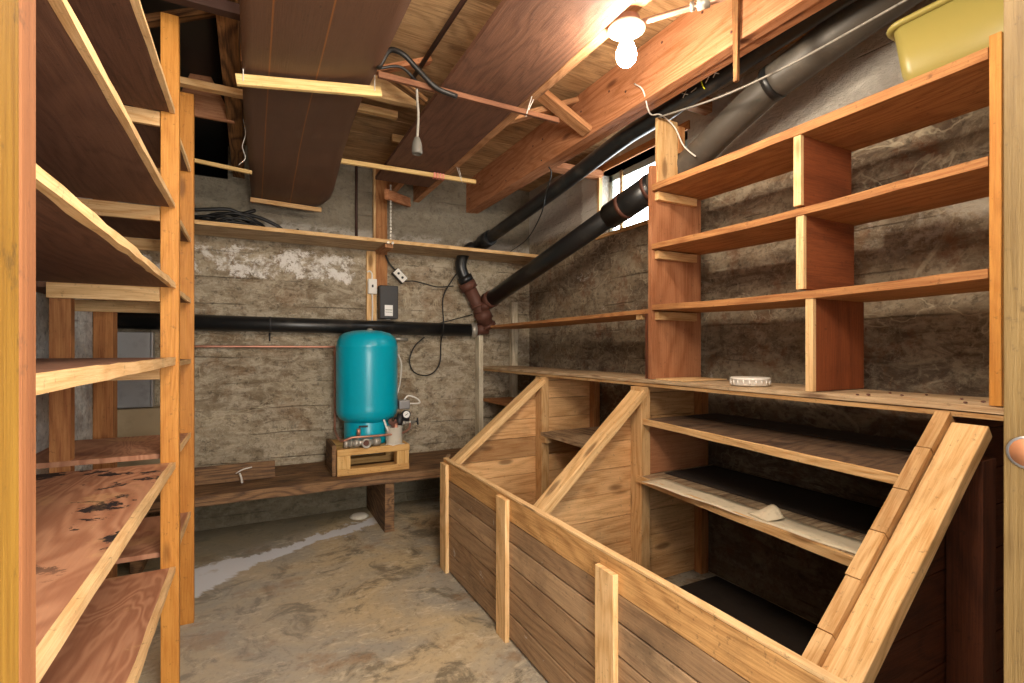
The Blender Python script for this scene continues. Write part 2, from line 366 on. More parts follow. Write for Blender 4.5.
M['tape'] = plain('red_tape', '#e08a78', .7, 0, .2, 60, '#ffffff')
M['sheet'] = plain('black_shade_sheet', '#121212', .5, 0, .1, 10)  # black stand-in for the unlit void at the left
M['paper'] = plain('old_paper', '#d8ccb2', .85, 0, .4, 30, '#6e6048')
M['winframe'] = plain('painted_window_frame', '#c6d4d2', .5, 0, .2, 10)
M['dial'] = plain('gauge_dial', '#f2f2ee', .3, 0, .02, 10)
M['plywood_pale'] = plain('pale_panel', '#a89678', .7, 0, .35, 6, '#7a6a50')
M['shade_earth'] = plain('dark_shade_earth', '#2e241c', .95, 0, .6, 14, '#1c1611', bump=.5)  # shade under the counter put into a dark earth colour
def emit(name, col, st):
    m = bpy.data.materials.new(name); m.use_nodes = True; b = m.node_tree.nodes['Principled BSDF']
    b.inputs['Base Color'].default_value = col; b.inputs['Emission Color'].default_value = col; b.inputs['Emission Strength'].default_value = st; return m
M['bulb'] = emit('lit_bulb', (1, .86, .68, 1), BULB_STRENGTH)
M['pane'] = emit('frosted_daylit_pane', (.90, .97, 1, 1), 3.0)
# ------------------------------------------------------------------ the room
X_R, Y_B, Z_C = 2.27, 4.02, 2.69
struct(MB().box(-1.85, 2.55, -1.2, 5.0, -.1, 0).build('floor', M['floor']), 'mottled grey and tan concrete floor with a pale mineral streak')
m = MB(); m.box(-.15, 2.5, Y_B, 4.25, -.1, Z_C); m.box(-1.75, -.15, Y_B, 4.25, -.1, 2.43); m.box(-1.85, 0, 4.9, 5.0, 2.2, Z_C); m.box(-1.85, -1.75, 4.02, 5, 2.2, Z_C); m.box(-.15, -.13, 4.25, 5, 2.2, Z_C); m.box(-1.75, -.15, 4.25, 4.9, 2.3, 2.43)
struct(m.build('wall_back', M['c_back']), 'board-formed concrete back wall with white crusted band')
m = MB(); xa, xb = X_R, X_R+.22      # wall pierced by the window
wy0, wy1, wz0, wz1 = 2.13, 2.98, 2.075, 2.53
for a in ((-.0+.3, wy0, -.1, Z_C), (wy1, 4.25, -.1, Z_C), (wy0, wy1, -.1, wz0), (wy0, wy1, wz1, Z_C)): m.box(xa, xb, *a)
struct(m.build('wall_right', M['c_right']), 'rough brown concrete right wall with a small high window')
m = MB(); m.box(-.9, -.70, .24, 3.15, -.1, Z_C); m.box(-1.85, -.9, 3.05, 3.15, -.1, Z_C); m.box(-1.85, -1.75, 3.05, 4.25, -.1, Z_C)
struct(m.build('wall_left', M['c_left']), 'pale grey concrete wall behind the left shelving')
m = MB(); m.box(-.9, -.165, .10, .235, -.1, Z_C); m.box(.86, 2.5, .10, .235, -.1, Z_C); m.box(-.165, .86, .10, .235, 2.42, Z_C)
struct(m.build('wall_front', M['c_left']))
m = MB(); y = .1                        # deck boards across the joists
while y < 4.98:
    w = R.choice([.135, .14, .142]); m.box(-1.8, 2.5, y, y+w-.0035, Z_C, Z_C+.022, segs=3, jit=.0008); y += w
struct(m.build('ceiling', M['deck']), 'underside of weathered wooden floor boards')
sh = MB()
for a, b in ((-1.74, -1.01), (-.952, -.53), (-.47, -.122)): sh.grid(lambda u, v, a=a, b=b: (a+(b-a)*v, 2.25+2.6*u, 2.668-.02*math.sin(PI*v)-.004*math.sin(u*40+v*9)), 40, 6, (0, 0, .002))
struct(sh.build('ceiling', M['sheet']), 'black sheet added as darkness between the joists over the far left bay')  # added so the joist bay reads as unlit void
struct(MB().grid(lambda u, v: (-1.74+1.6*v, 4.86, 2.44+.23*u), 6, 30, (0, .004, 0)).box(-1.74, -.14, 4.03, 4.85, 2.431, 2.436).build('shade_sheet_1', M['sheet']), 'added black sheet for the dark in the gap above the back wall')  # added to paint the recess above the wall dark
# window
win = struct(MB().box(X_R+.10, X_R+.14, wy0, wy1, wz1-.045, wz1).box(X_R+.10, X_R+.14, wy0, wy1, wz0, wz0+.04).box(X_R+.10, X_R+.14, wy0, wy0+.04, wz0, wz1).box(X_R+.10, X_R+.14, wy1-.04, wy1, wz0, wz1).build('window_1', M['winframe'], bevel=.002), 'small basement window glowing white with daylight')
MB().box(X_R+.115, X_R+.12, wy0+.03, wy1-.03, wz0+.03, wz1-.04).build('pane', M['pane'], win)
MB().box(X_R-.015, X_R+.10, wy0, wy1+.02, wz0-.025, wz0).build('window_sill', M['fir'], win, bevel=.002)
MB().box(X_R-.012, X_R+.10, wy0-.02, wy1+.02, wz1, wz1+.05).build('window_head', M['shelf_red'], win, bevel=.002)
MB().box(X_R+.085, X_R+.1, wy1-.16, wy1-.135, wz0, wz1).box(X_R-.01, X_R+.02, wy1-.02, wy1+.005, wz0, wz1).build('window_stop', M['fir'], win, bevel=.002)
# doorway the camera stands in
dr = struct(MB().box(-.09, -.072, .095, .2345, 0, 2.42).box(-.09, .786, .095, .2345, 2.40, 2.42).build('door_1', M['jamb'], bevel=.001), 'yellow wooden door jamb at the near left edge')
MB().box(-.165, -.072, .2352, .25, 0, 2.42).build('door_casing', M['casing'], dr, bevel=.001)
MB().box(.768, .786, .095, .25, 0, 2.42).build('door_jamb', M['jamb_tan'], dr, bevel=.001, label='tan door jamb with a round latch bore')
l = MB(); l.lathe([(.0185, 0), (.0185, .0012), (.0160, .0014)], (.7682, .2290, 1.133), (-1, 0, 0), 28); l.build('latch_ring', M['steel'], dr)
l = MB(); l.lathe([(.0158, 0), (.0158, .0016), (.0, .0017)], (.7682, .2290, 1.133), (-1, 0, 0), 28); l.build('latch_bore', M['ply_red'], dr)
# ------------------------------------------------------------------ ceiling timbers
def joist(x, w, lab, mat='joist', y0=.24, y1=4.02, zb=2.45):
    return tag(MB().box(x-w/2, x+w/2, y0, y1, zb, Z_C-.001, segs=6, jit=.0015).build('ceiling_joist', M[mat], bevel=.003), lab, 'joist')
joist(-.082, .07, 'rough-sawn ceiling joist left of the grooved panel, running to the back wall', 'rough')
joist(.35, .045, 'ceiling joist above the grooved curved panel')
joist(.97, .045, 'ceiling joist hidden above the flat brown plywood board')
joist(1.20, .05, 'pinkish ceiling joist carrying the light bulb')
joist(-.50, .05, 'dark ceiling joist over the left shelving')
joist(-.98, .05, 'ceiling joist furthest left, in the dark', y0=3.16)
bm_ = thing('main_beam', 'large reddish main beam carrying the joists along the right side', 'beam', (1.70, 2.1, 2.42))
MB().box(1.643, 1.70, .24, 4.02, 2.42, Z_C-.002, segs=8, jit=.001).build('beam_ply', M['beam'], bm_, bevel=.004)
MB().box(1.702, 1.755, .24, 4.02, 2.424, Z_C-.002, segs=8, jit=.001).build('beam_ply', M['beam'], bm_, bevel=.004)
n = MB()
for i in range(16):
    yy = .9+i*.2+R.uniform(-.05, .05); n.lathe([(.006, 0), (.005, .003), (0, .004)], (1.643, yy, R.choice([2.47, 2.52, 2.58, 2.63])), (-1, 0, 0), 10)
n.build('nail_head', M['iron'], bm_)
# boards between beam and right wall
tag(MB().box(1.757, X_R, 2.92, 3.02, 2.50, 2.54).build('blocking', M['beam'], bevel=.002), 'pinkish board bridging from the beam to the right wall', 'blocking')
tag(MB().box(1.757, X_R, 1.95, 2.0, 2.56, 2.64).build('blocking', M['joist'], bevel=.002), 'board between the beam and the wall above the window', 'blocking')
tag(MB().box(1.757, X_R, .9, .94, 2.61, 2.67).build('blocking', M['joist'], bevel=.002), 'short board between beam and wall near the yellow tub', 'blocking')
# bridging braces
def brace(p0, p1, w, t, lab, mat='joist', wd=(0, 1, 0)):
    return tag(MB().board(p0, p1, w, t, wd).build('bridging_brace', M[mat], bevel=.002, origin=[(a+b)/2 for a, b in zip(p0, p1)]), lab, 'brace')
brace((1.225, 2.28, 2.66), (1.64, 2.25, 2.44), .08, .03, 'diagonal brace from the pink joist down to the beam')
brace((1.225, 2.37, 2.47), (1.64, 2.37, 2.66), .07, .03, 'diagonal brace from the pink joist up to the beam')
brace((.375, 2.36, 2.48), (.775, 2.36, 2.66), .045, .025, 'dark brace rising to the right between the two hanging panels', 'beam')
brace((.375, 2.42, 2.66), (.775, 2.42, 2.48), .045, .025, 'brace falling to the right behind the hanging socket', 'rough')
brace((-.47, 2.40, 2.48), (-.105, 2.40, 2.66), .045, .03, 'dark brace left of the rough joist', 'rough')
tag(MB().box(-.045, .0, 2.46, 2.52, 2.49, 2.57).build('wood_block', M['shelf_red'], bevel=.003), 'small sawn wood block on the right side of the rough joist', 'block')
tag(MB().box(.825, 1.17, 3.30, 3.33, 2.62, 2.67).build('ceiling_batten', M['fir'], bevel=.002), 'short batten under the deck behind the plywood board', 'batten')
tag(MB().box(.38, .77, 2.95, 2.99, 2.62, 2.66).build('ceiling_batten', M['fir'], bevel=.002), 'orange batten under the deck behind the hanging socket', 'batten')
tag(MB().box(.372, .778, 2.58, 2.62, 2.53, 2.65).build('solid_blocking', M['fir_pale'], bevel=.002), 'pale solid block between joists behind the crossed braces', 'blocking')
tag(MB().tube([(.722, 2.60, 2.62), (.74, 1.85, 2.62), (.76, 1.2, 2.62)], .011, 8, curve=False).build('ceiling_rod', M['brown']), 'thin dark rod running under the deck between the panels', 'rod')
# ------------------------------------------------------------------ panels stored under the joists
ys = [1.05, 1.6, 2.0, 2.2, 2.45, 2.7, 3.0, 3.3, 3.65, 3.86]
zl = [2.34, 2.335, 2.325, 2.325, 2.335, 2.345, 2.335, 2.31, 2.285, 2.275]
zr = [2.37, 2.385, 2.395, 2.412, 2.425, 2.425, 2.40, 2.35, 2.285, 2.262]
def ip(a, t):
    k = min(int(t), len(a)-2); f = t-k; f = f*f*(3-2*f)*.5+f*.5; return a[k]*(1-f)+a[k+1]*f
def pan(u, v):
    t = u*(len(ys)-1); y = ys[min(int(t), 8)]+(t-min(int(t), 8))*(ys[min(int(t), 8)+1]-ys[min(int(t), 8)])
    xr = .462; k = max(0, (y-3.45)/.41); xr -= .10*k**3
    x = -.035+.03*max(0, (y-2.5)/1.3)+v*(xr+.035)
    return (x, y, ip(zl, t)*(1-v)+ip(zr, t)*v - .012*math.sin(PI*v))
tag(MB().grid(pan, 54, 14, (0, 0, .007)).build('curved_panel', M['panel']), 'large brown grooved wall panel bowed and stored under the joists', 'panel')
tag(MB().box(.75, 1.13, .9, 3.475, 2.405, 2.428, segs=6, jit=.001).build('plywood_board', M['ply_brown'], bevel=.001), 'long flat brown plywood board slung under the joists beside the bulb', 'board')
def slat(p0, p1, w, t, lab, name='pale_stick', mat='slat', wd=(0, 0, 1)):
    r = thing(name, lab, 'slat', [(a+b)/2 for a, b in zip(p0, p1)])
    MB().board(p0, p1, w, t, wd, 3, .0008).build('slat', M[mat], r, bevel=.002); return r
def wires(r, pts):
    for a, b in pts: MB().tube([a, b], .0022, 5, curve=False).build('hanger_wire', M['string'], r)
r = slat((-.055, 2.2, 2.284), (.50, 2.2, 2.366), .042, .02, 'pale slat holding up the front of the grooved panel')
wires(r, [((-.03, 2.188, 2.28), (-.03, 2.188, 2.46)), ((.47, 2.188, 2.36), (.47, 2.188, 2.46))])
slat((-.01, 3.80, 2.25), (.44, 3.80, 2.235), .03, .02, 'orange slat under the far end of the grooved panel', mat='fir')
r = slat((.46, 2.08, 2.405-.03), (1.345, 2.09, 2.375), .024, .02, 'brown slat crossing under the middle of the plywood board', mat='dark_slat')
wires(r, [((1.155, 2.07, 2.36), (1.19, 2.07, 2.47)), ((1.165, 2.095, 2.36), (1.215, 2.095, 2.47))])
r = slat((.44, 3.17, 2.385), (1.345, 3.12, 2.375), .026, .022, 'pale stick with red tape under the far end of the plywood board')
wires(r, [((1.24, 3.11, 2.36), (1.20, 3.11, 2.46)), ((1.26, 3.14, 2.36), (1.23, 3.14, 2.46))])
for k in range(4): MB().box(1.05+k*.02, 1.062+k*.02, 3.12, 3.150, 2.360, 2.394).build('tape_band', M['tape'], r)
tag(MB().board((1.632, 1.292, 2.69), (1.632, 1.292, 2.262), .028, .014, (0, 1, 0), taper=(1.2, .6)).build('wood_stake', M['rough'], bevel=.001, origin=(1.632, 1.292, 2.5)), 'thin splintered stake nailed upright to the beam and hanging below it', 'stake')
tag(MB().board((.86, 3.62, 2.36), (1.12, 3.95, 2.42), .07, .03, (0, 0, 1)).build('knee_brace', M['beam'], bevel=.002, origin=(1, 3.8, 2.4)), 'short reddish knee brace by the top of the back wall stud', 'brace')
# boards and fittings in the dark bay at the left
tag(MB().box(-.66, .0, 2.60, 2.64, 2.405, 2.435).build('roof_stick', M['fir'], bevel=.002), 'pale cross slat under the joists at the top of the far shelf post', 'slat')
tag(MB().box(-.62, -.03, 1.98, 2.02, 2.41, 2.448).build('roof_stick', M['brown'], bevel=.002), 'dark brown slat crossing under the rough joist', 'slat')
tag(MB().box(-.62, -.10, 1.86, 1.90, 2.44, 2.47).build('roof_stick', M['fir'], bevel=.002), 'pale cross slat at the top of the near shelf post', 'slat')
tag(MB().prism([(-.36, 2.44), (-.08, 2.44), (-.2, 2.68), (-.27, 2.68)], 'y', 3.02, 3.04).build('gusset_board', M['ply_red'], bevel=.002), 'reddish tapered board between the joists behind the shelf posts', 'board')
k_ = thing('knob_insulator', 'white porcelain wire insulator knob in the dark joist bay', 'insulator', (-.26, 2.92, 2.62))
l = MB(); l.lathe([(.0, -.02), (.02, -.02), (.035, -.005), (.035, .004), (.016, .010), (.016, .02), (0, .021)], (-.30, 2.9, 2.68), (1, -.25, 0), 24, closed=False); l.build('knob', M['porcelain'], k_)
MB().tube([(-.29, 2.9, 2.68), (-.16, 2.87, 2.67)], .003, 6, curve=False).build('nail', M['galv'], k_)
tag(MB().board((-.30, 3.3, 2.30), (.0, 3.28, 2.27), .02, .02, (0, 0, 1)).build('short_stick', M['slat'], bevel=.001), 'short pale stick reaching left from the grooved panel', 'stick')
MBs = MB().tube([(-.04, 2.95, 2.44), (-.03, 2.94, 2.36), (-.045, 2.96, 2.3), (-.03, 2.95, 2.24), (-.06, 2.95, 2.2)], .0018, 6)
tag(MBs.build('loose_string', M['string']), 'white string dangling beside the rough joist', 'string')
# ------------------------------------------------------------------ bulb, conduit, cords
lf = thing('light_bulb_fixture', 'bare lit bulb in a white porcelain ceiling holder', 'light', (1.215, 1.43, 2.45))
MB().lathe([(.0, .0), (.05, 0), (.05, .03), (0, .03)], (1.215, 1.43, 2.42), n=24, closed=False).build('junction_box', M['emt'], lf, bevel=.001)
MB().lathe([(.0, .012), (.064, .012), (.068, .006), (.066, 0), (.04, -.006), (.027, -.012), (.026, -.03), (.018, -.032), (0, -.03)], (1.215, 1.43, 2.41), n=36, closed=False).build('bulb_holder', M['porcelain'], lf)
MB().lathe([(.0135, .035), (.0145, .02), (.018, .008), (.029, -.012), (.036, -.032), (.0375, -.048), (.033, -.066), (.02, -.08), (.008, -.085), (0, -.0855)], (1.215, 1.43, 2.365), n=32, closed=False).build('bulb', M['bulb'], lf, label='glowing frosted glass bulb')
ec = thing('conduit_pipe', 'thin metal conduit running from the bulb holder along the joists', 'pipe', (1.3, 1.3, 2.43))
MB().tube([(1.25, 1.40, 2.432), (1.46, 1.10, 2.438), (1.62, .7, 2.445), (1.63, .3, 2.45)], .0105, 10).build('conduit', M['emt'], ec)
MB().cyl((1.365, 1.238, 2.435), (1.39, 1.205, 2.436), .019, 12).cyl((1.352, 1.256, 2.435), (1.360, 1.245, 2.436), .016, 8).build('coupling', M['galv'], ec, label='bright metal conduit coupling')
hs = thing('hanging_socket', 'grey lamp socket hanging on a twisted cord between the panels', 'lamp socket', (.631, 2.1, 2.1))
MB().tube([(.628, 2.1, 2.40), (.632, 2.1, 2.32), (.636, 2.098, 2.25), (.631, 2.1, 2.14)], .0055, 8).build('cord', M['greycord'], hs)
MB().lathe([(.006, .055), (.012, .05), (.019, .03), (.022, .01), (.023, -.012), (.021, -.02), (.018, -.02), (.017, .0), (0, .0)], (.631, 2.1, 2.105), n=24, closed=False).build('socket', M['socket'], hs)
tag(MB().tube([(.47, 2.10, 2.44), (.46, 2.06, 2.40), (.50, 2.05, 2.47), (.56, 2.06, 2.475), (.62, 2.06, 2.43), (.70, 2.05, 2.365), (.80, 2.07, 2.36)], .011, 10).tube([(.46, 2.08, 2.40), (.55, 2.07, 2.425), (.628, 2.1, 2.40)], .006, 8).build('cable', M['cable']), 'thick black cable looped over the brown slat', 'cable')
# ------------------------------------------------------------------ right shelving unit above the counter
XF = 1.77
us = thing('wall_shelf_unit', 'reddish wooden open shelf unit standing on the counter against the right wall', 'shelf unit', (1.95, 1.25, 1.092))
sp = MB().box(XF, 2.115, 1.893, 1.917, 1.094, 2.165, segs=3, jit=.001).build('side_panel', M['ply_red'], us, bevel=.001)
for z in (2.05, 1.757, 1.452):
    t = .034
    MB().board((1.942, .607, z), (1.942, 1.893, z), .345, t if z > 2 else .028, (1, 0, 0), 12, .0012, bow=(lambda k, z=z: (0, 0, -.012*math.sin(PI*k) if z < 2 else -.004*math.sin(PI*k)))).build('shelf', M['shelf_red'], us, bevel=.002)
    MB().box(XF+.02, 2.06, 1.868, 1.893, z-.062, z-.021).build('cleat', M['fir'], us, bevel=.002)
for a, b, y in ((1.094, 1.432, 1.10), (1.465, 1.735, 1.135), (1.772, 2.028, 1.145)):
    MB().box(XF+.004, XF+.022, y-.014, y+.014, a, b).build('divider_edge', M['fir_pale'], us, bevel=.001)
    MB().box(XF+.022, 2.10, y-.012, y+.012, a, b).build('divider', M['divider'], us, bevel=.001)
MB().box(XF, 1.812, .580, .605, 1.094, 2.095, segs=4, jit=.001).build('corner_post', M['fir_orange'], us, bevel=.002)
MB().box(1.80, 1.935, 1.880, 1.90, 2.05, 2.405).build('top_post', M['fir'], us, bevel=.002)
MB().box(1.94, 1.985, 1.880, 1.91, 2.25, 2.39).build('top_post', M['shelf_red'], us, bevel=.002)
ct = thing('counter_top', 'long weathered wooden countertop shelf along the right wall', 'countertop', (1.95, 2.1, 1.06))
MB().board((1.942, .30, 1.082), (1.942, 3.99, 1.082), .345, .018, (1, 0, 0), 16, .0015).build('top_board', M['counter'], ct, bevel=.001)
MB().board((1.946, .30, 1.0625), (1.946, 3.99, 1.0625), .345, .015, (1, 0, 0), 16, .001).build('under_board', M['fir'], ct, bevel=.001)
MB().box(1.79, 2.08, 1.70, 1.885, 1.0925, 1.098).build('patch_board', M['fir_pale'], ct)
def dish():
    r = thing('white_plastic_dish', 'round white plastic lid with a ribbed side lying on the countertop', 'lid', (1.86, 1.375, 1.092))
    MB().lathe([(0, .0), (.072, .0), (.076, .004), (.074, .022), (.078, .024), (.078, .032), (.074, .034), (0, .034)], (1.86, 1.405, 1.0935), n=40, closed=False).build('lid_body', M['white'], r)
    m = MB()
    for k in range(20):
        a = 2*PI*k/20; c, s = math.cos(a), math.sin(a)
        m.tube([(1.86+.0755*c, 1.405+.0755*s, 1.097), (1.86+.0755*c, 1.405+.0755*s, 1.117)], .0035, 6, curve=False)
    m.build('ribs', M['white'], r)
dish()
# crumbs on the counter
for i in range(9):
    x, y = R.uniform(1.79, 2.0), R.uniform(.65, 1.0); s = R.uniform(.003, .007)
    tag(MB().lathe([(0, 0), (s, s*.3), (s*.8, s), (0, s*1.2)], (x, y, 1.0915), n=6, closed=False, smooth=False).build('debris_crumb', M['iron'], origin=(x, y, 1.0915)), 'small dark crumb on the near end of the countertop', 'crumb', 'crumbs on the near end of the countertop')
# corner shelf above the counter
cs = thing('corner_shelf', 'thin rough wooden shelf above the far end of the counter', 'shelf', (1.95, 2.9, 1.42))
MB().board((1.95, 1.92, 1.437), (1.95, 3.99, 1.43), .33, .02, (1, 0, 0), 8, .002).build('shelf_board', M['shelf_red'], cs, bevel=.001)
MB().box(1.775, 1.80, 1.921, 1.945, 1.095, 1.425).build('upright', M['dark_red'], cs, bevel=.001)
MB().box(1.80, 1.86, 2.0, 2.04, 1.40, 1.426).build('cleat', M['fir'], cs)
tag(MB().box(1.725, 1.765, 3.93, 4.015, .0, 1.56, segs=5, jit=.0015).build('wall_stud', M['stud_w'], bevel=.002), 'whitewashed stud on the back wall at the end of the counter', 'stud')
tag(MB().box(2.06, 2.115, 3.955, 4.015, .0, 1.66, segs=5, jit=.0015).build('wall_stud', M['stud_w'], bevel=.002), 'whitewashed stud in the corner behind the corner shelf', 'stud')
tag(MB().box(1.775, 2.25, 3.06, 3.99, .79, .812, segs=3, jit=.001).build('low_corner_shelf', M['shelf_red'], bevel=.001), 'small shelf under the counter in the far corner', 'shelf')
tag(MB().box(1.775, 2.25, 3.06, 3.99, .40, .422, segs=3, jit=.001).build('low_corner_shelf', M['shelf_red'], bevel=.001), 'lowest shelf in the far corner under the counter', 'shelf')
# ------------------------------------------------------------------ storage bin below the counter
bn = thing('storage_bin', 'long wooden storage bin with board front and sloping divider rails under the counter', 'storage bin', (1.4, 1.6, 0))
m = MB(); zt = [0.012, .118, .222, .325, .425, .512, .612]
for i in range(5):
    a, b = zt[i], zt[i+1]
    m.board((.982, .36, (a+b)/2), (.982, 2.72, (a+b)/2), b-a-.007, .022, (0, 0, 1), 8, .0012, bow=(lambda k: (0, 0, .004*math.sin(4*k))))
m.build('front_boards', M['old'], bn, bevel=.002)
MB().board((.982, .36, .5635), (.982, 2.72, .5635), .098, .023, (0, 0, 1), 8, .0012).build('top_front_board', M['topboard'], bn, bevel=.002, label='cleaner golden top board')
MB().board((.982, .36, .6185), (.982, 2.72, .6185), .024, .009, (1, 0, 0), 10, .0012).build('top_edge', M['fir_pale'], bn, bevel=.001)
for y, h in ((2.67, .60), (1.935, .605), (1.222, .575)):
    MB().box(.950, .970, y-.046, y+.046, 0, h, segs=3, jit=.0008).build('batten', M['fir'], bn, bevel=.002)
MB().board((.975, 2.735, .29), (1.12, 3.03, .29), .56, .022, (0, 0, 1)).build('end_board', M['old'], bn)
def partition(yb, ztop, zlow, xl, rails, studf, near=False):
    """horizontal boards cut under a sloping rail, at y = yb; rail from (1.77, ztop) down to (1.14, zlow)"""
    sl = (ztop-zlow)/.63; top = lambda x: ztop+(x-1.77)*sl
    m = MB(); z = .005
    while z < 1.05:
        h = min(R.choice([.115, .125, .135]), 1.05-z) ; z2 = z+h-.003
        f = lambda zz: max(xl, 1.77+(zz-ztop+.03)/sl)
        if f(z) < 1.99:
            a, b = f(z), min(f(z2), 1.99)
            poly = [(a, z), (2.25, z), (2.25, z2), (b, z2)]
            if abs(b-a) > 1e-4 and a == xl and b > xl:
                zz = ztop-.03+(xl-1.77)*sl; poly = [(xl, z), (2.25, z), (2.25, z2), (b, z2), (xl, max(zz, z+.001))]
            m.prism(poly, 'y', yb, yb+.02)
        z += h
    m.build('partition_boards', M['dark_red'] if near else M['board'], bn, bevel=.0015)
    x0 = rails[0]; p1 = (1.766, yb-.045, top(1.766)-.026); p0 = (x0, yb-.045, top(x0)-.02)
    MB().board(p0, p1, .080 if near else .088, .04, (0, 1, 0), 5, .001).build('sloping_rail', M['fir'], bn, bevel=.003)
    MB().box(1.742, 1.80, yb-.085, yb-.003, 0, 1.052, segs=3, jit=.001).build('front_stud', M['fir'], bn, bevel=.002) if studf else None
    MB().box(2.20, 2.255, yb-.055, yb-.003, 0, 1.052).build('back_stud', M['shelf_red'], bn, bevel=.002)
partition(3.00, 1.062, .555, 1.085, (1.09,), True)
partition(2.02, 1.055, .495, 1.0, (1.0,), True)
partition(.685, 1.055, .525, 1.0, (1.0,), False, True)
MB().box(1.72, 1.80, .60, .68, 0, .95).build('front_stud', M['dark_red'], bn, bevel=.002)
# tongue and groove board ends along the near rail
m = MB(); sl = (1.055-.525)/.63; c_, s_ = 1/math.hypot(1, sl), sl/math.hypot(1, sl); k = 0; L = .0
while L < .80:
    seg = R.choice([.145, .155, .16]); j = R.uniform(-.005, .005)
    a0 = Vector((1.77-L*c_, .699+j, 1.050-L*s_)); a1 = Vector((1.77-(L+seg-.0025)*c_, .699+j, 1.050-(L+seg-.0025)*s_))
    m.board(a0, a1, .036, .05, (0, 1, 0)); m.board(a1, a1+Vector((-c_, 0, -s_))*.007, .009, .04, (0, 1, 0)); L += seg
m.build('board_ends', M['fir'], bn, bevel=.001, label='stepped tongue and groove board ends along the near rail')
# shelves inside
M['dusty_shaded'] = wood('shaded_dusty_shelf', '#7a6450', '#40302a', dirt=.7, dirtcol='#1e1712', var=.1)  # darker copy of the dusty wood, holding the counter's shadow
def bshelf(f0, f1, z, t, lab, paper):
    (xa, ya), (xb, yb) = f0, f1
    MB().prism([(xa, ya), (xb, yb), (2.26, yb), (2.26, ya)], 'z', z-t, z).build('bin_shelf', M['dusty' if paper else 'dusty_shaded'], bn, bevel=.002, label=lab)
    MB().board((xa-.004, ya, z-t/2+.001), (xb-.004, yb, z-t/2+.001), t+.003, .012, (0, 0, 1), 8, .0015).build('shelf_lip', M['fir'], bn, bevel=.001)
bshelf((1.757, 1.93), (1.607, .71), .892, .026, 'dusty upper shelf in the near bay, shade put into its colour', 0)
bshelf((1.732, 1.95), (1.632, .71), .605, .03, 'dusty lower shelf with scraps of paper', 1)
MB().box(1.742, 2.26, 2.045, 2.93, .655, .68, segs=3, jit=.001).build('bin_shelf', M['dusty'], bn, bevel=.002)
MB().box(1.740, 1.80, 2.87, 2.93, .61, .655).build('cleat', M['fir'], bn, bevel=.002)
MB().box(1.80, 2.20, 1.935, 1.948, .61, .87).build('plywood_patch', M['ply_red'], bn)
# dark layers holding the shade on the shelves and in the bin
def shade_layer(name, x0, x1, y0, y1, z, amp, lab):
    f = lambda u, v: (x0+(x1-x0)*v, y0+(y1-y0)*u, z+(amp*(.5+.5*math.sin(u*31+v*7)*math.cos(v*17+u*11)) if 0 < u < 1 and 0 < v < 1 else 0))
    o = MB().grid(f, 40, 10, (0, 0, -.002)).build(name, M['shade_earth']); o['kind'] = 'stuff'; o['label'] = lab; o['category'] = 'dirt'; return o
shade_layer('shaded_earth', 1.02, 2.24, .74, 1.90, .012, .02, 'dark loose earth with shade in its colour on the floor inside the storage bin')
shade_layer('shade_patch', 2.0, 2.24, .74, 1.90, .896, .006, 'dark layer painted as shade on the back of the upper bin shelf')
shade_layer('shade_patch', 1.88, 2.24, .74, 1.92, .609, .005, 'dark layer painted as shade on the back of the lower bin shelf')
pp = MB()
pp.grid(lambda u, v: (1.685+.07*v+.02*u, 1.20+.10*u-.02*v, .610+.035*math.sin(PI*u)*v+.008*v), 8, 8, (0, 0, .001))
tag(pp.build('torn_paper', M['paper']), 'curled scrap of torn paper on the lower bin shelf', 'paper')
tag(MB().grid(lambda u, v: (1.665+.13*v-.05*u*0, .80+1.05*u, .6075+.002*math.sin(u*23+v*5)), 24, 4, (0, 0, .0008)).build('paper_liner', M['paper']), 'old newspaper liner along the front of the lower bin shelf', 'paper')
# ------------------------------------------------------------------ black drain pipes
pa = thing('drain_pipe', 'upper black drain pipe with chalk marks running under the beam', 'pipe', (1.8, 2.0, 2.3))
A = [(1.875, .40, 2.545), (1.865, 1.06, 2.512), (1.865, 1.9, 2.452), (1.86, 2.24, 2.43), (1.80, 2.81, 2.31), (1.70, 3.80, 2.125), (1.63, 3.90, 2.09), (1.565, 3.90, 2.02), (1.545, 3.895, 1.93), (1.565, 3.89, 1.86), (1.60, 3.89, 1.80)]
MB().tube(A, .048, 24).build('pipe', M['blackpipe'], pa)
MB().cyl((1.712, 3.67, 2.145), (1.700, 3.80, 2.125), .062, 24).build('coupling', M['blackpipe'], pa)
MB().cyl((1.572, 3.892, 1.85), (1.60, 3.89, 1.795), .064, 24).build('coupling', M['blackpipe'], pa)
def onpipe(p0, p1, r, t, ang):   # a point on the camera-side surface of a straight pipe
    p0, p1 = Vector(p0), Vector(p1); d = (p1-p0).normalized(); u = Vector((-1, 0, 0)); u = (u-d*u.dot(d)).normalized(); w = d.cross(u)
    if w.z < 0: w = -w
    return p0.lerp(p1, t)+(u*math.cos(ang)+w*math.sin(ang))*r
def xmark(t, s=.018, mat='chalk'):
    m = MB(); q = A[1], A[2]
    for a in (-1, 1):
        m.tube([onpipe(*q, .0495, t-.018*a, -.25-.22), onpipe(*q, .0495, t, -.25), onpipe(*q, .0495, t+.018*a, -.25+.22)], .0018, 5, curve=False)
    m.build('chalk_cross', M[mat], pa)
xmark(.79); xmark(.58)
MB().tube([onpipe(A[1], A[2], .0495, .71, -.4), onpipe(A[1], A[2], .0495, .75, -.45)], .0018, 5, curve=False).build('chalk_dash', M['chalk'], pa)
MB().tube([onpipe(A[1], A[2], .0495, .62, -.2), onpipe(A[1], A[2], .0495, .65, -.5)], .002, 5, curve=False).build('chalk_dash', M['chalk'], pa)
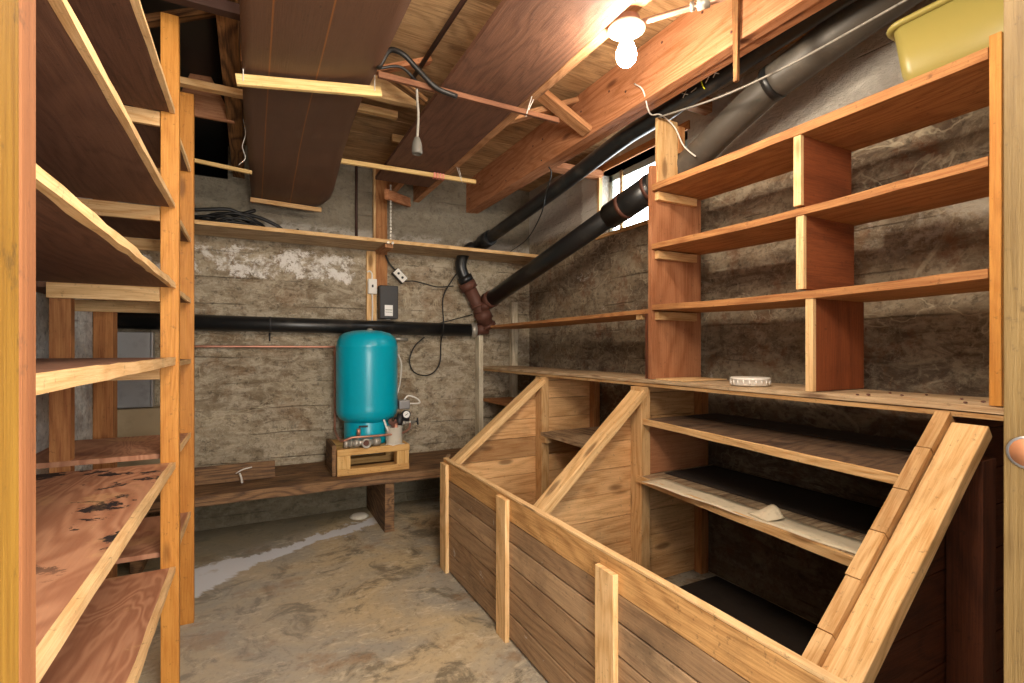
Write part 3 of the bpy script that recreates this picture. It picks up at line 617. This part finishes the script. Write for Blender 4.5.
MB().tube([onpipe(A[1], A[2], .0498, .67, a) for a in (-.9, -.6, -.3, 0, .2)], .003, 6).build('crayon_band', M['yellowmark'], pa)
MB().tube([onpipe(A[1], A[2], .0498, .47, a) for a in (-.8, -.5, -.2)], .0025, 6).build('crayon_band', M['yellowmark'], pa)
pb = thing('drain_pipe', 'thick lower black drain pipe crossing in front of the window', 'pipe', (1.85, 2.2, 2.0))
Bp = [(1.79, 3.80, 1.665), (1.95, 2.18, 2.116), (2.0, 1.88, 2.20), (2.01, 1.42, 2.40), (2.03, 1.02, 2.50), (2.05, .55, 2.60)]
def bp(y):
    for a, b in zip(Bp, Bp[1:]):
        if y >= b[1]: break
    k = (a[1]-y)/(a[1]-b[1]); return tuple(a[i]+(b[i]-a[i])*k for i in range(3))
MB().cyl(bp(3.8), bp(2.18), .064, 28).build('pipe', M['blackpipe'], pb)
MB().cyl(bp(2.42), bp(2.08), .077, 28).build('coupling', M['blackpipe'], pb)
MB().cyl(bp(2.31), bp(2.285), .080, 28).build('clamp_ring', M['iron'], pb)
MB().cyl(bp(2.12), bp(2.10), .080, 28).build('clamp_ring', M['iron'], pb)
MB().tube([bp(2.18), bp(1.88), bp(1.65), bp(1.38)], .070, 28).build('pipe', M['blackpipe2'], pb)
MB().tube([bp(1.40), bp(1.2), bp(1.02), bp(.56)], .077, 28).build('sleeve', M['blackpipe2'], pb)
MB().cyl(bp(1.42), bp(1.39), .080, 28).build('clamp_ring', M['blackpipe'], pb)
pc = thing('drain_pipe', 'horizontal black drain pipe along the back wall behind the tank', 'pipe', (.5, 3.945, 1.42))
MB().cyl((-.95, 3.945, 1.428), (1.67, 3.945, 1.402), .053, 24).build('pipe', M['blackpipe'], pc)
MB().lathe([(.0555, -.008), (.0555, .008)], (.113, 3.945, 1.418), (1, 0, 0), 24).tube([(.113, 4.0, 1.36), (.113, 3.995, 1.30)], .006, 6, curve=False).build('strap', M['blackplastic'], pc)
st = thing('cast_iron_stack', 'rusty cast iron branch fitting joining the drain pipes in the corner', 'pipe fitting', (1.72, 3.88, 1.6))
d = Vector((.20, -.0, -.35)).normalized(); p = Vector((1.59, 3.89, 1.80))
MB().cyl(p, p+d*.44, .055, 24).build('stack_body', M['iron'], st)
for a, b, r in ((0, .065, .072), (.20, .225, .066), (.275, .36, .073), (.40, .425, .066)): MB().cyl(p+d*a, p+d*b, r, 24).build('hub', M['iron'], st)
MB().cyl((1.72, 3.89, 1.57), (1.789, 3.82, 1.66), .052, 24).cyl((1.772, 3.86, 1.648), (1.790, 3.795, 1.667), .072, 24).build('branch_hub', M['iron'], st)
MB().cyl((1.80, 3.90, 1.42), (1.69, 3.94, 1.403), .05, 24).build('branch', M['iron'], st)
MB().cyl((1.70, 3.937, 1.403), (1.655, 3.945, 1.402), .066, 24).build('lead_joint', M['galv'], st)
# wires at the right
tag(MB().tube([(1.63, 1.86, 2.52), (1.63, 1.80, 2.46), (1.70, 1.83, 2.38), (1.79, 1.85, 2.40), (1.88, 1.85, 2.36), (1.925, 1.84, 2.28), (1.925, 1.80, 2.23), (1.93, 1.76, 2.19)], .0035, 6).build('wire', M['string']), 'pale wire running from the beam over the post top to the thick pipe', 'wire')
tag(MB().tube([(1.79, 1.87, 2.395), (1.785, 1.5, 2.33), (1.785, 1.2, 2.31), (1.81, .95, 2.33), (1.85, .6, 2.37)], .0045, 6).build('wire', M['greycord']), 'grey wire strung across in front of the thick pipe', 'wire')
tag(MB().tube([(1.64, 2.75, 2.45), (1.735, 2.78, 2.40), (1.735, 2.85, 2.28), (1.76, 2.95, 2.17), (1.85, 3.3, 2.08), (1.9, 3.68, 2.05)], .004, 6).build('wire', M['cable']), 'thin dark wire draped over the upper drain pipe in the corner', 'wire')
# ------------------------------------------------------------------ back wall shelf
bs = thing('back_wall_shelf', 'long thin wooden shelf high on the back wall', 'shelf', (.6, 3.87, 2.03))
MB().board((-.69, 3.842, 2.034), (.86, 3.842, 2.030), .35, .022, (0, 1, 0), 8, .001).board((.862, 3.842, 2.028), (2.26, 3.842, 2.028), .35, .022, (0, 1, 0), 6, .001).build('shelf_board', M['counter'], bs, bevel=.001)
MB().board((-.69, 3.661, 2.034), (2.26, 3.661, 2.028), .026, .012, (0, 0, 1), 12, .001).build('front_edge', M['fir'], bs, bevel=.001)
MB().box(.865, .925, 3.68, 4.0, 1.987, 2.016).build('cleat', M['joist'], bs, bevel=.002)
MB().box(.872, .89, 3.650, 3.657, 2.012, 2.028).box(.905, .923, 3.650, 3.657, 2.012, 2.028).build('screw_head', M['galv'], bs)
m = MB()
for i in range(16): m.box(.899, .911, 3.672, 3.676, 2.042+i*.026, 2.042+i*.026+.018)
m.tube([(.905, 3.678, 2.04), (.905, 3.678, 2.45)], .003, 5, curve=False); m.build('perforated_strap', M['galv'], bs)
rc = thing('cable_coil', 'tangled coil of black cable lying on the back shelf', 'cable', (-.05, 3.85, 2.04))
for q in range(6):
    m = MB(); pts = []
    rx, ry, h = R.uniform(.15, .25), R.uniform(.06, .11), R.uniform(.03, .13); cx = -.12+R.uniform(-.08, .06); ph = R.uniform(0, 6)
    for i in range(14):
        a = ph+i*2*PI/12; pts.append((cx+rx*math.cos(a), 3.86+ry*math.sin(a), 2.062+h*(.5+.5*math.sin(a*1+ph))*(1-abs(math.cos(a))*.6)))
    m.tube(pts, .008, 8); m.build('cable_loop', M['cable'], rc)
MB().tube([(-.36, 3.80, 2.135), (-.25, 3.79, 2.15), (-.14, 3.79, 2.165), (-.06, 3.80, 2.15), (.02, 3.82, 2.185)], .012, 8).build('cable_end', M['cable'], rc)
MB().tube([(-.06, 3.80, 2.15), (.05, 3.79, 2.13), (.15, 3.79, 2.09), (.19, 3.79, 2.06)], .012, 8).build('cable_end', M['cable'], rc)
tag(MB().cyl((.285, 3.80, 2.04), (.285, 3.80, 2.085), .008, 8).build('metal_peg', M['blackplastic']), 'small dark peg standing on the back shelf', 'peg')
tag(MB().tube([(.72, 4.005, 2.06), (.72, 4.005, 2.45), (.72, 4.0, 2.66)], .011, 8, curve=False).build('wall_conduit', M['brown']), 'thin dark vertical rod on the back wall above the shelf', 'rod')
ws = thing('wall_stud', 'orange stud with a stained strip on the back wall carrying the electrical boxes', 'stud', (.88, 4.0, 1.47))
MB().box(.865, .955, 3.985, 4.018, 1.72, 2.68, segs=3, jit=.001).build('stud', M['shelf_red'], ws, bevel=.002)
MB().box(.795, .872, 3.988, 4.018, 1.463, 2.01).build('backing_board', M['fir'], ws, bevel=.002)
MB().box(.845, .862, 3.975, 4.016, 2.04, 2.68).build('edge_strip', M['fir_pale'], ws, bevel=.002)
# electrics
sw = thing('switch_box', 'white switch box with a dark toggle on the orange stud', 'switch', (.83, 3.96, 1.73))
MB().box(.800, .866, 3.950, 3.987, 1.672, 1.788).build('box', M['white'], sw, bevel=.004)
MB().box(.826, .838, 3.940, 3.951, 1.722, 1.742).build('toggle', M['blackplastic'], sw, bevel=.001)
MB().tube([(.833, 3.978, 1.788), (.832, 3.975, 1.83), (.815, 3.975, 1.85), (.797, 3.98, 1.842)], .006, 8).tube([(.833, 3.972, 1.672), (.836, 3.97, 1.58), (.834, 3.972, 1.46)], .006, 8).build('wire', M['white'], sw)
cb = thing('control_box', 'black plastic control box with a white label on the back wall', 'control box', (.945, 3.93, 1.6))
MB().box(.878, 1.022, 3.905, 3.987, 1.478, 1.738).build('case', M['blackplastic'], cb, bevel=.006)
MB().box(.915, .978, 3.902, 3.906, 1.50, 1.585).build('label_plate', M['dial'], cb)
MB().box(.920, .973, 3.900, 3.903, 1.545, 1.549).box(.920, .973, 3.900, 3.903, 1.528, 1.531).build('label_print', M['blackplastic'], cb)
MB().cyl((.955, 3.96, 1.480), (.955, 3.96, 1.473), .018, 12).build('gland', M['white'], cb)
rp = thing('outlet_box', 'tilted white outlet box hanging under the back shelf', 'outlet', (1.03, 3.95, 1.84))
ax = Vector((.62, 0, -.62)).normalized(); c0 = Vector((1.045, 3.955, 1.825))
MB().board(c0-ax*.058, c0+ax*.058, .066, .045, (0.7, 0, .7)).build('box', M['blackplastic'], rp, bevel=.004)
MB().board(c0-ax*.054+Vector((0, -.024, 0)), c0+ax*.054+Vector((0, -.024, 0)), .056, .008, (0.7, 0, .7)).build('cover_plate', M['white'], rp, bevel=.001)
for a in (-.022, .022): MB().lathe([(0, 0), (.010, .001), (.010, -.002)], c0+ax*a+Vector((0, -.031, 0)), (0, -1, 0), 12, closed=False).build('receptacle', M['blackplastic'], rp)
tag(MB().tube([(.93, 3.94, 1.98), (.96, 3.95, 1.92), (1.01, 3.96, 1.87)], .007, 6).tube([(1.09, 3.95, 1.785), (1.16, 3.95, 1.79), (1.25, 3.95, 1.775), (1.36, 3.95, 1.755), (1.50, 3.95, 1.77)], .005, 6).build('power_cable', M['cable']), 'black cable feeding the tilted outlet and crossing to the drain pipe', 'cable')
tag(MB().tube([(1.54, 3.93, 1.90), (1.47, 3.93, 1.80), (1.40, 3.93, 1.66), (1.385, 3.872, 1.42), (1.39, 3.95, 1.30), (1.385, 3.97, 1.12), (1.30, 3.97, 1.03), (1.18, 3.97, 1.045), (1.13, 3.97, 1.14), (1.17, 3.97, 1.26), (1.25, 3.95, 1.34)], .0055, 6).build('looped_cable', M['cable']), 'loop of black cable hanging below the wall drain pipe', 'cable')
tag(MB().tube([(1.40, 4.005, 1.46), (1.55, 4.0, 1.50), (1.69, 4.0, 1.54)], .004, 6).build('thin_wire', M['cable']), 'thin wire rising to the right along the back wall', 'wire')
tag(MB().tube([(-.54, 3.985, 1.262), (.50, 3.985, 1.258), (.552, 3.985, 1.252), (.558, 3.985, 1.22), (.558, 3.985, .70), (.556, 3.97, .645), (.545, 3.85, .63), (.532, 3.60, .622)], .0085, 8, sub=4).build('copper_pipe', M['copper']), 'thin copper water pipe along the back wall and down beside the tank', 'pipe')
tag(MB().cyl((.99, 3.985, 1.325), (1.12, 3.985, 1.318), .012, 10).cyl((1.0, 3.985, 1.325), (1.02, 3.985, 1.324), .017, 10).build('pipe_stub', M['galv']), 'short pale pipe stub on the wall right of the tank', 'pipe')
# ------------------------------------------------------------------ bench
be = thing('low_bench', 'long low dark plank bench along the back wall', 'bench', (.5, 3.7, 0))
MB().board((-.68, 3.54, .362), (1.72, 3.54, .362), .30, .062, (0, 1, 0), 10, .003).build('plank', M['bench'], be, bevel=.005)
MB().board((-.68, 3.855, .362), (1.72, 3.855, .362), .31, .062, (0, 1, 0), 10, .003).build('plank', M['bench'], be, bevel=.005)
MB().box(.797, .862, 3.395, 4.01, 0, .330, segs=2, jit=.002).build('support_leg', M['bench'], be, bevel=.004)
MB().box(-.60, -.54, 3.42, 4.01, 0, .330).build('support_leg', M['bench'], be, bevel=.004)
MB().box(1.62, 1.68, 3.42, 4.01, 0, .330).build('support_leg', M['bench'], be, bevel=.004)
lb = thing('leaning_board', 'dark wooden board standing on edge at the left of the bench', 'board', (-.1, 3.6, .395))
MB().board((-.66, 3.66, .452), (.135, 3.66, .452), .11, .022, (0, .12, 1), 5, .0015).build('board', M['bench'], lb, bevel=.002)
MB().tube([(-.09, 3.62, .455), (-.05, 3.61, .478), (.0, 3.62, .485)], .004, 6).tube([(-.07, 3.61, .455), (-.06, 3.59, .43), (-.055, 3.57, .402)], .006, 6).build('string', M['string'], lb, label='white string knotted over the board')
# cracks and stones at the wall foot
tag(MB().lathe([(0, 0), (.05, .0), (.07, .012), (.05, .028), (.02, .034), (0, .035)], (.70, 3.78, 0), n=14, closed=False).build('mineral_lump', M['dirtywhite']), 'pale crusty lump on the floor beside the bench leg', 'lump')
# ------------------------------------------------------------------ pallet, tank, fittings
pl = thing('wooden_pallet', 'small pale wooden pallet under the teal tank', 'pallet', (.745, 3.66, .393))
MB().box(.502, .988, 3.475, 3.56, .3945, .438).build('bottom_board', M['pallet'], pl, bevel=.003)
MB().box(.502, .988, 3.80, 3.88, .3945, .438).build('bottom_board', M['pallet'], pl, bevel=.003)
for x in (.502, .900):
    for y in (3.477, 3.802): MB().box(x, x+.086, y, y+.075, .438, .528).build('block', M['pallet'], pl, bevel=.003)
for y in (3.472, 3.582, 3.692, 3.802): MB().box(.500, .990, y, y+.095, .5285, .572).build('top_board', M['pallet'], pl, bevel=.003)
MB().box(.472, .499, 3.50, 3.80, .3945, .60).build('side_board', M['bench'], pl, bevel=.003, label='dark board against the left side')
tk = thing('pressure_tank', 'teal blue upright water pressure tank on a pallet', 'tank', (.745, 3.70, .574))
c = (.742, 3.705, 0)
prof = [(.158, .574), (.160, .60), (.160, .715), (.150, .735)]
MB().lathe([(.150, .574)]+prof, c, n=48, closed=False).build('base_skirt', M['teal'], tk)
r = .215
body = [(.0, .705), (.09, .708), (.15, .722), (.19, .748), (.208, .775), (r-.001, .80), (r+.001, .815), (r-.001, .83), (r, .85), (r, 1.20), (r, 1.255), (r+.0015, 1.262), (r-.002, 1.272), (.207, 1.30), (.190, 1.335), (.16, 1.358), (.10, 1.374), (.05, 1.379), (.0, 1.380)]
MB().lathe(body, c, n=64, closed=False).build('tank_body', M['teal'], tk)
MB().box(.655, .715, 3.545, 3.56, .700, .712).build('slot', M['blackplastic'], tk)
MB().lathe([(0, .0), (.02, .0), (.018, .012), (0, .014)], (.76, 3.70, 1.378), n=20, closed=False).build('valve_cap', M['galv'], tk)
pf = thing('pipe_manifold', 'row of grey pipe fittings with an open tee lying on the wooden pallet', 'pipe fitting', (.69, 3.51, .6))
MB().cyl((.548, 3.50, .604), (.79, 3.50, .604), .022, 16).build('pipe', M['galv'], pf)
for a, b, rr in ((.545, .575, .031), (.585, .60, .028), (.61, .645, .031), (.66, .72, .029), (.74, .785, .030)): MB().cyl((a, 3.50, .604), (b, 3.50, .604), rr, 18).build('collar', M['galv'], pf)
MB().lathe([(.029, .0), (.029, .035), (.033, .036), (.033, .048), (.022, .048), (.020, .01), (0, .01)], (.688, 3.50, .604), (0, -1, 0), 24, closed=False).build('open_tee', M['galv'], pf)
MB().cyl((.688, 3.470, .604), (.688, 3.466, .604), .019, 20).build('rusty_bore', M['iron'], pf)
MB().tube([(.535, 3.60, .622), (.54, 3.50, .625), (.60, 3.475, .648), (.70, 3.47, .648), (.93, 3.50, .648), (1.02, 3.60, .66), (1.04, 3.64, .69)], .0085, 8).build('copper_line', M['copper'], pf)
MB().cyl((.645, 3.505, .655), (.645, 3.505, .70), .013, 12).build('copper_stub', M['copper'], pf)
bk = thing('white_can', 'dirty white can holding a wrench and tools in front of the tank', 'can', (.885, 3.50, .573))
MB().lathe([(0, .0), (.056, 0), (.058, .004), (.060, .118), (.062, .12), (.058, .12), (.055, .01), (0, .008)], (.893, 3.530, .5735), n=36, closed=False).build('can_body', M['dirtywhite'], bk)
MB().grid(lambda u, v: (.815+.14*u, 3.474+.012*v+.01*math.sin(u*9), .5745+.006*math.sin(u*12)*(1-v)), 10, 3, (0, 0, .002)).build('paper_wrap', M['white'], bk)
w = thing('adjustable_wrench', 'rusty adjustable wrench standing in the white can', 'wrench', (.88, 3.53, .7))
MB().board((.90, 3.535, .60), (.880, 3.53, .715), .018, .007, (1, 0, 0)).build('handle', M['iron'], w, bevel=.001)
MB().prism([(.855, .712), (.90, .708), (.912, .722), (.910, .745), (.898, .748), (.893, .730), (.876, .732), (.872, .752), (.856, .748), (.850, .73)], 'y', 3.524, 3.535).build('jaw', M['iron'], w, bevel=.002)
tag(MB().cyl((.87, 3.51, .60), (.812, 3.49, .752), .007, 10).build('white_marker', M['white'], origin=(.84, 3.5, .68)), 'white stick leaning out of the can to the left', 'stick')
tag(MB().cyl((.915, 3.54, .62), (.905, 3.54, .715), .014, 10, r2=.017).build('brass_plug', M['copper'], origin=(.91, 3.54, .66)), 'brown plug standing in the white can', 'plug')
pu = thing('pump_controls', 'pressure switch, gauge and valves right of the tank base', 'valve assembly', (1.0, 3.68, .66))
MB().cyl((.948, 3.645, .655), (.972, 3.64, .765), .026, 16).cyl((.93, 3.68, .72), (1.04, 3.66, .72), .018, 12).build('pump_body', M['blackplastic'], pu)
MB().box(.955, 1.035, 3.62, 3.70, .800, .865).build('pressure_switch', M['steel'], pu, bevel=.006)
MB().box(.935, .952, 3.64, 3.68, .805, .88).build('switch_bracket', M['blackplastic'], pu, bevel=.002)
MB().tube([(1.0, 3.66, .865), (1.03, 3.65, .895), (1.09, 3.64, .875), (1.115, 3.64, .845), (1.10, 3.65, .835), (1.04, 3.66, .835)], .006, 8).build('flex_conduit', M['white'], pu)
MB().lathe([(0, 0), (.031, .0), (.031, .022), (.027, .024), (.026, .019)], (1.005, 3.63, .762), (0, -1, .05), 28, closed=False).build('gauge_case', M['blackplastic'], pu)
MB().lathe([(0, .021), (.025, .020)], (1.005, 3.63, .762), (0, -1, .05), 28, closed=False).build('gauge_dial', M['dial'], pu)
MB().board((.995, 3.606, .757), (1.017, 3.606, .770), .003, .001, (0, 0, 1)).build('gauge_needle', M['blackplastic'], pu)
MB().cyl((.94, 3.66, .69), (1.085, 3.655, .70), .012, 12).cyl((.985, 3.66, .693), (1.01, 3.66, .695), .019, 8).cyl((1.035, 3.66, .696), (1.055, 3.66, .698), .018, 8).cyl((1.045, 3.655, .69), (1.045, 3.655, .65), .011, 10).build('brass_valve', M['galv'], pu)
MB().lathe([(.006, 0), (.006, .012), (.026, .014), (.028, .02), (.026, .026), (0, .027)], (1.082, 3.655, .70), (1, -.35, .1), 8, smooth=False, closed=False).build('valve_handle', M['blackplastic'], pu, label='dark blue valve handle')
tag(MB().tube([(.975, 3.72, 1.20), (1.0, 3.73, 1.12), (.99, 3.74, .98), (.965, 3.73, .90)], .006, 6).build('white_hose', M['string']), 'thin white hose hanging at the right side of the tank', 'hose')
# ------------------------------------------------------------------ left shelving
ls = thing('left_shelving', 'tall open shelving of plywood shelves on orange posts at the left', 'shelving', (-.47, 1.5, 0))
MB().box(-.290, -.235, 2.160, 2.20, 0, 2.45, segs=5, jit=.0008).build('post', M['fir_orange'], ls, bevel=.002)
MB().box(-.290, -.235, 2.684, 2.724, 0, 2.404, segs=5, jit=.0008).build('post', M['fir_orange'], ls, bevel=.002)
MB().box(-.605, -.548, 2.205, 2.25, 0, 2.45).build('back_post', M['shelf_red'], ls, bevel=.002)
MB().box(-.698, -.63, .30, .35, 0, 2.44).build('back_post', M['shelf_red'], ls, bevel=.002)
for z, t, mt in ((2.094, .015, 'ply_brown'), (1.755, .015, 'ply_brown'), (1.468, .018, 'ply_brown'), (1.190, .026, 'ply_brown'), (.817, .022, 'stained'), (.444, .018, 'stained')):
    lab = {.817: 'plywood shelf with black stains', 1.468: 'shelf with a splintered edge'}.get(z)
    MB().box(-.697, -.262, .26, 2.157, z, z+t, segs=3, jit=.0008).build('shelf', M[mt], ls, bevel=.001, label=lab)
    MB().board((-.2535, .26, z+t/2), (-.2535, 2.157, z+t/2), t+.001, .017, (0, 0, 1), 22, .0012 if z != 1.468 else .0025).build('shelf_edge', M['fir_pale'], ls)
    MB().box(-.60, -.292, 2.160, 2.178, z-.052, z-.001).build('cleat', M['fir'], ls, bevel=.002)
for z, mt in ((2.048, 'ply_brown'), (1.73, 'ply_brown'), (1.454, 'ply_brown'), (1.182, 'ply_brown'), (.848, 'stained'), (.490, 'stained')):
    MB().box(-.697, -.255, 2.202, 2.682, z, z+.018).build('shelf', M[mt], ls, bevel=.001)
    MB().board((-.2505, 2.202, z+.009), (-.2505, 2.682, z+.009), .019, .009, (0, 0, 1), 6, .0008).build('shelf_edge', M['fir_pale'], ls)
    MB().box(-.66, -.292, 2.684, 2.702, z-.05, z-.001).build('cleat', M['fir'], ls, bevel=.002)
tag(MB().box(-.70+.001, -.62, 3.155, 3.25, 0, 2.45).build('wall_end_stud', M['shelf_red'], bevel=.002), 'rough reddish stud at the end of the pale left wall', 'stud')
# things seen behind the left shelving
tag(MB().box(-.86, -.565, 3.90, 4.0, .872, 1.352).box(-.575, -.560, 3.89, 3.90, .872, 1.352).build('metal_duct', M['steel'], bevel=.004), 'dull sheet metal duct standing behind the left shelving', 'duct')
tag(MB().box(-.95, -.46, 3.86, 4.0, .397, .868).build('pale_box', M['plywood_pale'], bevel=.004), 'pale wooden box on the bench behind the left shelving', 'box')
tag(MB().box(-1.2, -.42, 3.86, 3.90, 1.66, 1.74).build('cross_board', M['fir'], bevel=.002), 'pale cross board high behind the left shelving', 'board')
tag(MB().box(-1.2, -.42, 3.92, 3.96, 1.50, 1.64).build('cross_board', M['shelf_red'], bevel=.002), 'reddish cross board behind the left shelving above the duct', 'board')
tag(MB().box(-.62, -.57, 3.84, 3.86, 1.50, 1.62).build('short_batten', M['fir_pale'], bevel=.002), 'short pale batten in front of the reddish cross board', 'batten')
tag(MB().box(-1.1, -.40, 3.80, 3.84, 2.06, 2.13).build('cross_board', M['fir'], bevel=.002), 'uppermost cross board behind the left shelving', 'board')
# ------------------------------------------------------------------ yellow tub on the shelf unit
tb = thing('yellow_tub', 'yellow plastic dishpan sitting on the top shelf at the right', 'tub', (1.95, .66, 2.068))
def rrect(cx, cy, a, b, rad, n=6):
    pts = []
    for sx, sy, st_ in ((1, 1, 0), (-1, 1, 1), (-1, -1, 2), (1, -1, 3)):
        for i in range(n+1):
            t = (st_+i/n)*PI/2; pts.append((cx+sx*(a-rad)+rad*math.cos(t), cy+sy*(b-rad)+rad*math.sin(t)))
    return pts
def shell(levels, mat, name, parent):
    m = MB(); n = None; b = 0
    for (a, bb, rad, z) in levels:
        ring = rrect(1.947, .68, a, bb, rad); n = len(ring)
        for p in ring: m.v.append(Vector((p[0], p[1], z)))
    for i in range(len(levels)-1):
        for k in range(n):
            k2 = (k+1) % n; m.face((i*n+k, i*n+k2, (i+1)*n+k2, (i+1)*n+k), [(0, 0, 0)]*4, 0, True)
    m.face(tuple(range(n)), [(0, 0, 0)]*n, 0); e = (len(levels)-1)*n
    m.face(tuple(e+k for k in range(n)), [(0, 0, 0)]*n, 0)
    return m.build(name, mat, parent)
Z0 = 2.069
shell([(.095, .130, .03, Z0), (.108, .147, .035, Z0+.006), (.119, .160, .04, Z0+.022), (.125, .168, .042, Z0+.05), (.138, .188, .045, Z0+.205), (.135, .185, .043, Z0+.205), (.119, .160, .04, Z0+.04), (.09, .13, .03, Z0+.014)], M['tub'], 'tub_body', tb)
shell([(.138, .188, .045, Z0+.193), (.152, .202, .055, Z0+.193), (.154, .204, .055, Z0+.200), (.152, .202, .055, Z0+.207), (.1365, .1865, .045, Z0+.209), (.1365, .1865, .045, Z0+.196)], M['tub'], 'rim', tb)
